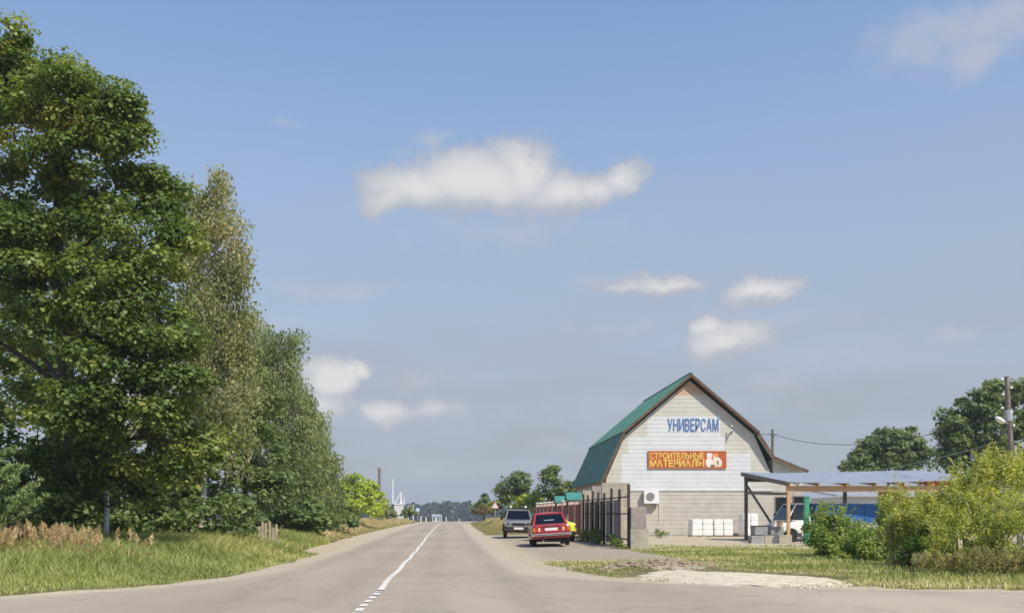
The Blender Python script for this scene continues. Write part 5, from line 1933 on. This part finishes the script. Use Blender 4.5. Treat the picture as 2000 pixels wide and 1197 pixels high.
def flatbed_truck():
    t = tag(empty("truck", (0, 0, 0)), "white-cabbed truck with blue dropside body parked under the shed", "truck")
    w = .98
    # cab, front towards +y before turning
    st = [(1.0, .95, .55, 1.18), (1.6, .96, .5, 1.18), (2.2, .95, .5, 1.12), (2.62, .92, .5, 1.02), (2.8, .86, .55, .92)]
    b = loft([body_ring(*s, crown=.03) for s in st]).build("cab_body", M['paint_white'], t)
    cut_arches(b, (2.1,), .42, .96, .36)
    cabin(t, M['paint_white'], M['glass_dark'], 1.02, 2.35, 1.06, 1.75, 1.17, 2.08, .90, .76, (), .06)
    MB().box((0, 2.82, .58), (1.8, .12, .24)).build("front_bumper", M['trim_black'], t, bevel=.03)
    MB().box((0, 2.80, .82), (.9, .05, .16)).build("grille", M['trim_black'], t)
    for sx in (-1, 1):
        MB().box((sx * .66, 2.78, .82), (.26, .06, .16)).build("headlight", M['lamp_clear'], t, bevel=.02)
        MB().box((sx * 1.08, 2.05, 1.45), (.10, .16, .28)).build("mirror", M['trim_black'], t, bevel=.02)
        MB().box((sx * .4, -.8, .62), (.08, 5.2, .14)).build("chassis_rail", M['trim_black'], t)
        for y in (2.1, -1.7):
            wheel(t, sx * .82, y, .36, .2)
        for k in range(4):
            MB().box((sx * 1.0, -1.25, 1.05 + .255 * k + .12), (.035, 4.1, .245)).build("side_board", M['paint_blue'], t)
        for yy in (-3.28, -1.93, -.57, .78):
            MB().box((sx * 1.03, yy, 1.55), (.03, .08, 1.06)).build("stake", M['paint_blue'], t)
    MB().box((0, -1.25, .98), (2.02, 4.15, .1)).build("bed_floor", M['wood_old'], t)
    for yy in (-3.31, .81):
        for k in range(4):
            MB().box((0, yy, 1.05 + .255 * k + .12), (1.95, .035, .245)).build("end_board", M['paint_blue'], t)
    D = 52.1
    t.location = (XA(1503, D) + 2.75, D, 0.0)
    t.rotation_euler = (0, 0, R(90 + 6))


red_sedan()
offroad_car()
yellow_car()
flatbed_truck()


# ------------------------------------------------------------------ poles, wires, signs
def build_poles():
    a, b = P(1966, 735, 45), P(1976, 905, 45)
    d = (a - b).normalized()
    foot = b - d * ((b.z - float(gz(b.x, 45))) / d.z + .2)
    t = tag(empty("lamp_pole", (foot.x, foot.y, foot.z)), "leaning concrete pole with street lamp and white insulators at the right edge", "utility pole")

    def B(mb, name, m, parent=t, **k):
        o = mb.build(name, m, None, **k)
        o.data.transform(Matrix.Translation(-t.location))
        o.parent = parent
        return o
    sp_ = foot.lerp(a, .42)
    B(MB().tube([sp_, sp_.lerp(a, .5), a], [.125, .115, .10], 8), "shaft", M['wood_old'], smooth=.9)
    off = Vector((.13, -.06, 0))
    B(MB().tube([foot + off, foot.lerp(a, .6) + off], [.13, .10], 8), "concrete_stub", M['concrete_pole'], smooth=.9)
    arm0 = P(1969, 806, 45)
    for i, (px, py, s) in enumerate([(1957, 741, -1), (1975, 757, 1), (1959, 770, -1), (1958, 797, -1), (1976, 805, 1), (1980, 831, 1)]):
        q = P(px, py, 44.9)
        ax = P(1966 + (py - 735) * .06, py + 3, 45)
        B(MB().tube([ax, q + Vector((0, 0, -.07)), q + Vector((0, 0, -.02))], .012, 5), "hook", M['rust'])
        B(MB().lathe([(.025, -.05), (.06, -.03), (.05, .0), (.06, .02), (.03, .07)], 10, 'z', q), "insulator", M['porcelain'], smooth=.8)
    # clamp collar and lamp
    B(MB().tube([P(1969, 800, 45), P(1971, 822, 45)], .16, 8), "collar", M['steel_grey'])
    lp = P(1953, 820, 44.6)
    el = P(1970, 828, 45)
    B(MB().tube([el, el.lerp(lp, .6) + Vector((0, -.05, .05)), lp + Vector((.06, .03, -.02))], .03, 6), "lamp_arm", M['steel_grey'])
    q = Matrix.Rotation(R(35), 3, 'Y')
    hd = MB()
    prof = [(.03, -.26), (.10, -.18), (.155, 0), (.14, .14), (.05, .24)]
    rings = []
    for r_, o_ in prof:
        rings.append([lp + q @ Vector((o_, r_ * math.cos(2 * math.pi * k / 12), r_ * .8 * math.sin(2 * math.pi * k / 12))) for k in range(12)])
    B(loft(rings), "lamp_head", M['porcelain'], smooth=.9)
    # thin pole behind the shop roof
    D = 80
    x = XA(1509, D)
    p = tag(empty("utility_pole", (x, D, -.2)), "thin dark wooden pole rising behind the shop's lean-to roof", "utility pole")
    MB().tube([(0, 0, 0), (0, 0, ZA(838, D) + .2)], [.15, .11], 8).build("shaft", M['wood_old'], p)
    MB().bar((-.3, 0, ZA(847, D) + .2), (.3, 0, ZA(847, D) + .2), .07, .07).build("crossarm", M['wood_old'], p)
    MB().lathe([(.03, 0), (.06, .04), (.03, .12)], 8, 'z', (.22, 0, ZA(847, D) + .24)).build("insulator", M['porcelain'], p)

    def wire(a, b, sag, r, name, m, label, n=22):
        pts = []
        for k in range(n + 1):
            f = k / n
            q = Vector(a).lerp(Vector(b), f)
            q.z -= sag * 4 * f * (1 - f)
            pts.append(q)
        o = MB().tube(pts, r, 5).build(name, m)
        tag(o, label, "wire")
    ins = P(1426, 838, 70)
    wire((ins.x, BD0 - .42, ins.z), (x + .2, D, ZA(849, D)), .1, .022, "service_wire", M['wire'], "dark wire from the gable bracket to the thin pole")
    wire((x + .22, D, ZA(849, D)), P(1976, 803, 45), 1.15, .02, "overhead_wire", M['wire'], "sagging dark wire from the thin pole to the lamp pole")
    wire(P(1718, 917, 57.5), P(1973, 856, 45), .12, .022, "overhead_cable", M['cable_green'], "greenish cable rising from the shed roof to the lamp pole")
    # dark pole on the far left side
    D = 112
    x = XA(741, D)
    p = tag(empty("utility_pole", (x, D, float(gz(x, D)) - .2)), "dark utility pole at the edge of the lime bush", "utility pole")
    h = ZA(913, D) - p.location.z
    MB().tube([(0, 0, 0), (0, 0, h)], [.19, .14], 8).build("shaft", M['wood_old'], p)
    MB().box((.25, -.1, h - 3.6), (.4, .3, .7)).build("meter_box", M['siding_cream'], p, bevel=.02)
    for zz in (h - .3, h - .7):
        MB().bar((-.35, 0, zz), (.35, 0, zz), .07, .07).build("crossarm", M['wood_old'], p)


def tri_sign(px, D, ztop_px, label, face_camera):
    x = XA(px, D)
    z = float(gz(x, D))
    s = tag(empty("road_sign", (x, D, z)), label, "road sign", "triangular road signs")
    zt = ZA(ztop_px, D) - z
    a = .9
    hgt = a * .866
    MB().tube([(0, .05, -.2), (0, .05, zt - .05)], .035, 8).build("post", M['plank_pale'] if face_camera else M['steel_grey'], s)
    MB().prism([(-a / 2, zt - hgt), (a / 2, zt - hgt), (0, zt)], -.012, .012).build("plate", M['sign_back'], s)
    if face_camera:
        f = MB()
        o_ = [(-a / 2, zt - hgt), (a / 2, zt - hgt), (0, zt)]
        i_ = [(-a / 2 + .10, zt - hgt + .06), (a / 2 - .10, zt - hgt + .06), (0, zt - .12)]
        for k in range(3):
            j = (k + 1) % 3
            f.prism([o_[k], o_[j], i_[j], i_[k]], -.02, -.013)
        f.build("border", M['sign_red'], s)
    else:
        for zz in (zt - .55, zt - .3):
            MB().bar((-.2, -.03, zz), (.2, -.03, zz), .03, .03).build("clamp", M['steel_grey'], s)


def far_things():
    tri_sign(967, 100, 978, "white triangle road sign with red edge on the right verge", True)
    tri_sign(723, 100, 974, "pale back of a triangle road sign on the left verge", False)
    # white gateway with masts beside the road
    D = 165
    x = XA(779, D)
    z = float(gz(x, D))
    g = tag(empty("white_gateway", (x, D, z)), "white roadside monument with two slender white masts, far left", "monument")
    sc = D / F
    MB().span(-9 * sc, 9 * sc, -.4, .4, -.3, ZA(985, D) - z).build("plinth_wall", M['far_wall'], g, bevel=.03)
    MB().span(-9.6 * sc, 9.6 * sc, -.5, .5, ZA(985, D) - z, ZA(985, D) - z + .2).build("coping", M['steel_white'], g)
    for px, py, r_ in ((767, 935, .13), (783, 960, .17), (789, 972, .1)):
        MB().tube([((px - 779) * sc, 0, ZA(985, D) - z + .2), ((px - 779) * sc, 0, ZA(py, D) - z)], [r_, r_ * .7], 8).build("mast", M['steel_white'], g)
    MB().bar((4 * sc, 0, ZA(962, D) - z), (-8 * sc, 0, ZA(982, D) - z), .12, .12).build("stay", M['steel_white'], g)
    # blue round sign and white posts by the bend
    D = 175
    x = XA(816, D)
    z = float(gz(x, D))
    s = tag(empty("road_sign", (x, D, z)), "small pale blue round road sign by the far bend", "road sign")
    zt = ZA(992, D) - z
    MB().tube([(0, .06, -.2), (0, .06, zt)], .05, 8).build("post", M['steel_grey'], s)
    MB().lathe([(.45, -.02), (.45, .02)], 18, 'y', (0, 0, zt - .3)).build("plate", M['sign_blue'], s)
    MB().lathe([(.30, -.03), (.30, -.021)], 18, 'y', (0, 0, zt - .3)).build("face", M['sign_back'], s)
    for i, (px, D, py, lab) in enumerate([(797, 168, 985, "white post between the monument and the blue sign"), (807, 172, 984, "taller white post just left of the blue sign"), (822, 150, 1006, "short white marker post at the left road edge"), (832, 156, 1008, "short white marker post beyond the first one"),
                                          (862, 205, 1004, "white marker post where the road vanishes"), (871, 215, 1008, "small white marker post beside the vanishing road"), (897, 200, 1011, "low white marker post right of the vanishing road")]):
        x = XA(px, D)
        z = float(gz(x, D))
        h = max(.7, ZA(py, D) - z)
        o = MB().tube([(0, 0, -.2), (0, 0, h - .12)], .09, 7).build("marker_post", M['steel_white'], None)
        MB().tube([(0, 0, h - .12), (0, 0, h)], .095, 7).build("cap", M['dark_metal'] if h < 2.5 else M['steel_grey'], o)
        o.location = (x, D, z)
        tag(o, lab, "post", "white roadside posts")
    # far house roof over the crest
    D = 540
    x = XA(852, D)
    z = float(gz(x, D))
    hh = tag(empty("farmhouse", (x, D, z)), "tiny pale house before the distant forest", "house")
    zt = ZA(1003.5, D) - z
    MB().span(-2.2, 2.2, -3, 3, -1, zt - 1.6).build("wall", M['far_wall'], hh)
    MB().prism([(-3.4, zt - 1.6), (3.4, zt - 1.6), (0, zt)], -2.5, 2.5, axis='x').build("roof", M['steel_grey'], hh)
    for sx in (-1.2, 1.2):
        MB().span(sx - .5, sx + .5, -3.06, -3.003, zt - 3.6, zt - 2.3).build("window", M['glass_dark'], hh)


build_poles()
far_things()


def left_small():
    # pale pickets in the undergrowth
    D = 34.5
    t = tag(empty("picket_fence", (XA(522, D), D, float(gz(XA(522, D), D)))), "few pale wooden pickets at the foot of the birches", "fence")
    for k, (px, top) in enumerate([(507, 1026), (513, 1017), (519, 1020), (527, 1016), (534, 1029), (540, 1022)]):
        x = XA(px, D) - t.location.x
        z = ZA(top, D) - t.location.z
        MB().prism([(x - .04, -.1), (x + .04, -.1), (x + .04, z - .05), (x, z), (x - .04, z - .05)], -.015, .015).build("picket", M['plank_pale'], t)
    for zz in (.35, .75):
        MB().bar((XA(503, D) - t.location.x, .04, zz), (XA(544, D) - t.location.x, .04, zz), .03, .07).build("rail", M['plank_pale'], t)
    # grey boarded fence deep in the shade
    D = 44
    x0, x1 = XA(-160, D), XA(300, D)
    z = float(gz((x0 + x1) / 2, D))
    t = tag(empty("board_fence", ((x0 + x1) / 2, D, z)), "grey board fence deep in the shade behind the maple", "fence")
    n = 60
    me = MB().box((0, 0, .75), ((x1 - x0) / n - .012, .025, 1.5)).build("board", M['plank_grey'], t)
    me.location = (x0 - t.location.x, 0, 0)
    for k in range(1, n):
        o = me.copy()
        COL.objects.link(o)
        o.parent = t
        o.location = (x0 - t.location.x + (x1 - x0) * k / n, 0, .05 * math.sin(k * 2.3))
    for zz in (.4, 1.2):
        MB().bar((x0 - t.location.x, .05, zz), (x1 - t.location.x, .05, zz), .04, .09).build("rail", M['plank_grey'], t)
    # weathered stump left of the reeds
    D = 29.5
    # orange tarpaulin bundle on the shed's far end
    o = MB().box((0, 0, .12), (1.1, .5, .24)).build("tarpaulin_bundle", M['orange_tarp'], None, bevel=.08)
    o.location = (XA(1825, 50.8), 50.6, 2.98)
    tag(o, "orange tarpaulin bundle tucked under the shed roof's far end", "tarpaulin")


left_small()


# ------------------------------------------------------------------ far forest and the air
def build_forest():
    n = 1700
    x = (RNG.random(n) - .5) * 1500
    y = 640 + RNG.random(n) * 120
    V, T, TT = [], [], []
    b = 0
    hs = 11 + 3.5 * RNG.random(n)
    lump = 1.0 * np.sin(x * .02) + .7 * np.sin(x * .071 + 1)
    P_, N_, S_, I_ = [], [], [], []
    for i in range(n):
        z0 = float(gz(x[i], y[i]))
        h = hs[i] + lump[i]
        m = 46
        f = RNG.random(m)
        rad = (3.8 * np.sqrt(np.clip(1 - f, 0, 1)) + .3)
        a = RNG.random(m) * 6.28
        P_.append(np.stack([x[i] + rad * np.cos(a), y[i] + rad * np.sin(a), z0 + 1 + f * (h - 1)], 1))
        N_.append(np.stack([np.cos(a), np.sin(a), .6 + 0 * a], 1) + RNG.normal(size=(m, 3)) * .4)
        S_.append(2.2 + 1.6 * RNG.random(m))
        I_.append(np.full(m, RNG.random() * .6) + RNG.random(m) * .4)
    V, T, tt = leaf_arrays(np.concatenate(P_), unit(np.concatenate(N_)), np.concatenate(S_), .9, np.concatenate(I_))
    o = np_mesh("far_forest", V, T, M['leaf_dark'], tt)
    tag(o, "distant dark forest closing the end of the road", "forest", kind="stuff")


build_forest()


def build_haze():
    o = MB().span(-1100, 1100, -60, 900, -9, 24).build("haze", M['wire'])
    m, t, out = newmat('haze')
    v = nd(t, 'ShaderNodeVolumePrincipled')
    v.inputs['Color'].default_value = (.80, .88, 1.0, 1)
    v.inputs['Density'].default_value = .00042
    v.inputs['Anisotropy'].default_value = .1
    t.links.new(v.outputs[0], out.inputs['Volume'])
    o.data.materials.clear()
    o.data.materials.append(m)
    tag(o, "thin pale summer haze over the whole place", "haze", kind="stuff")


build_haze()
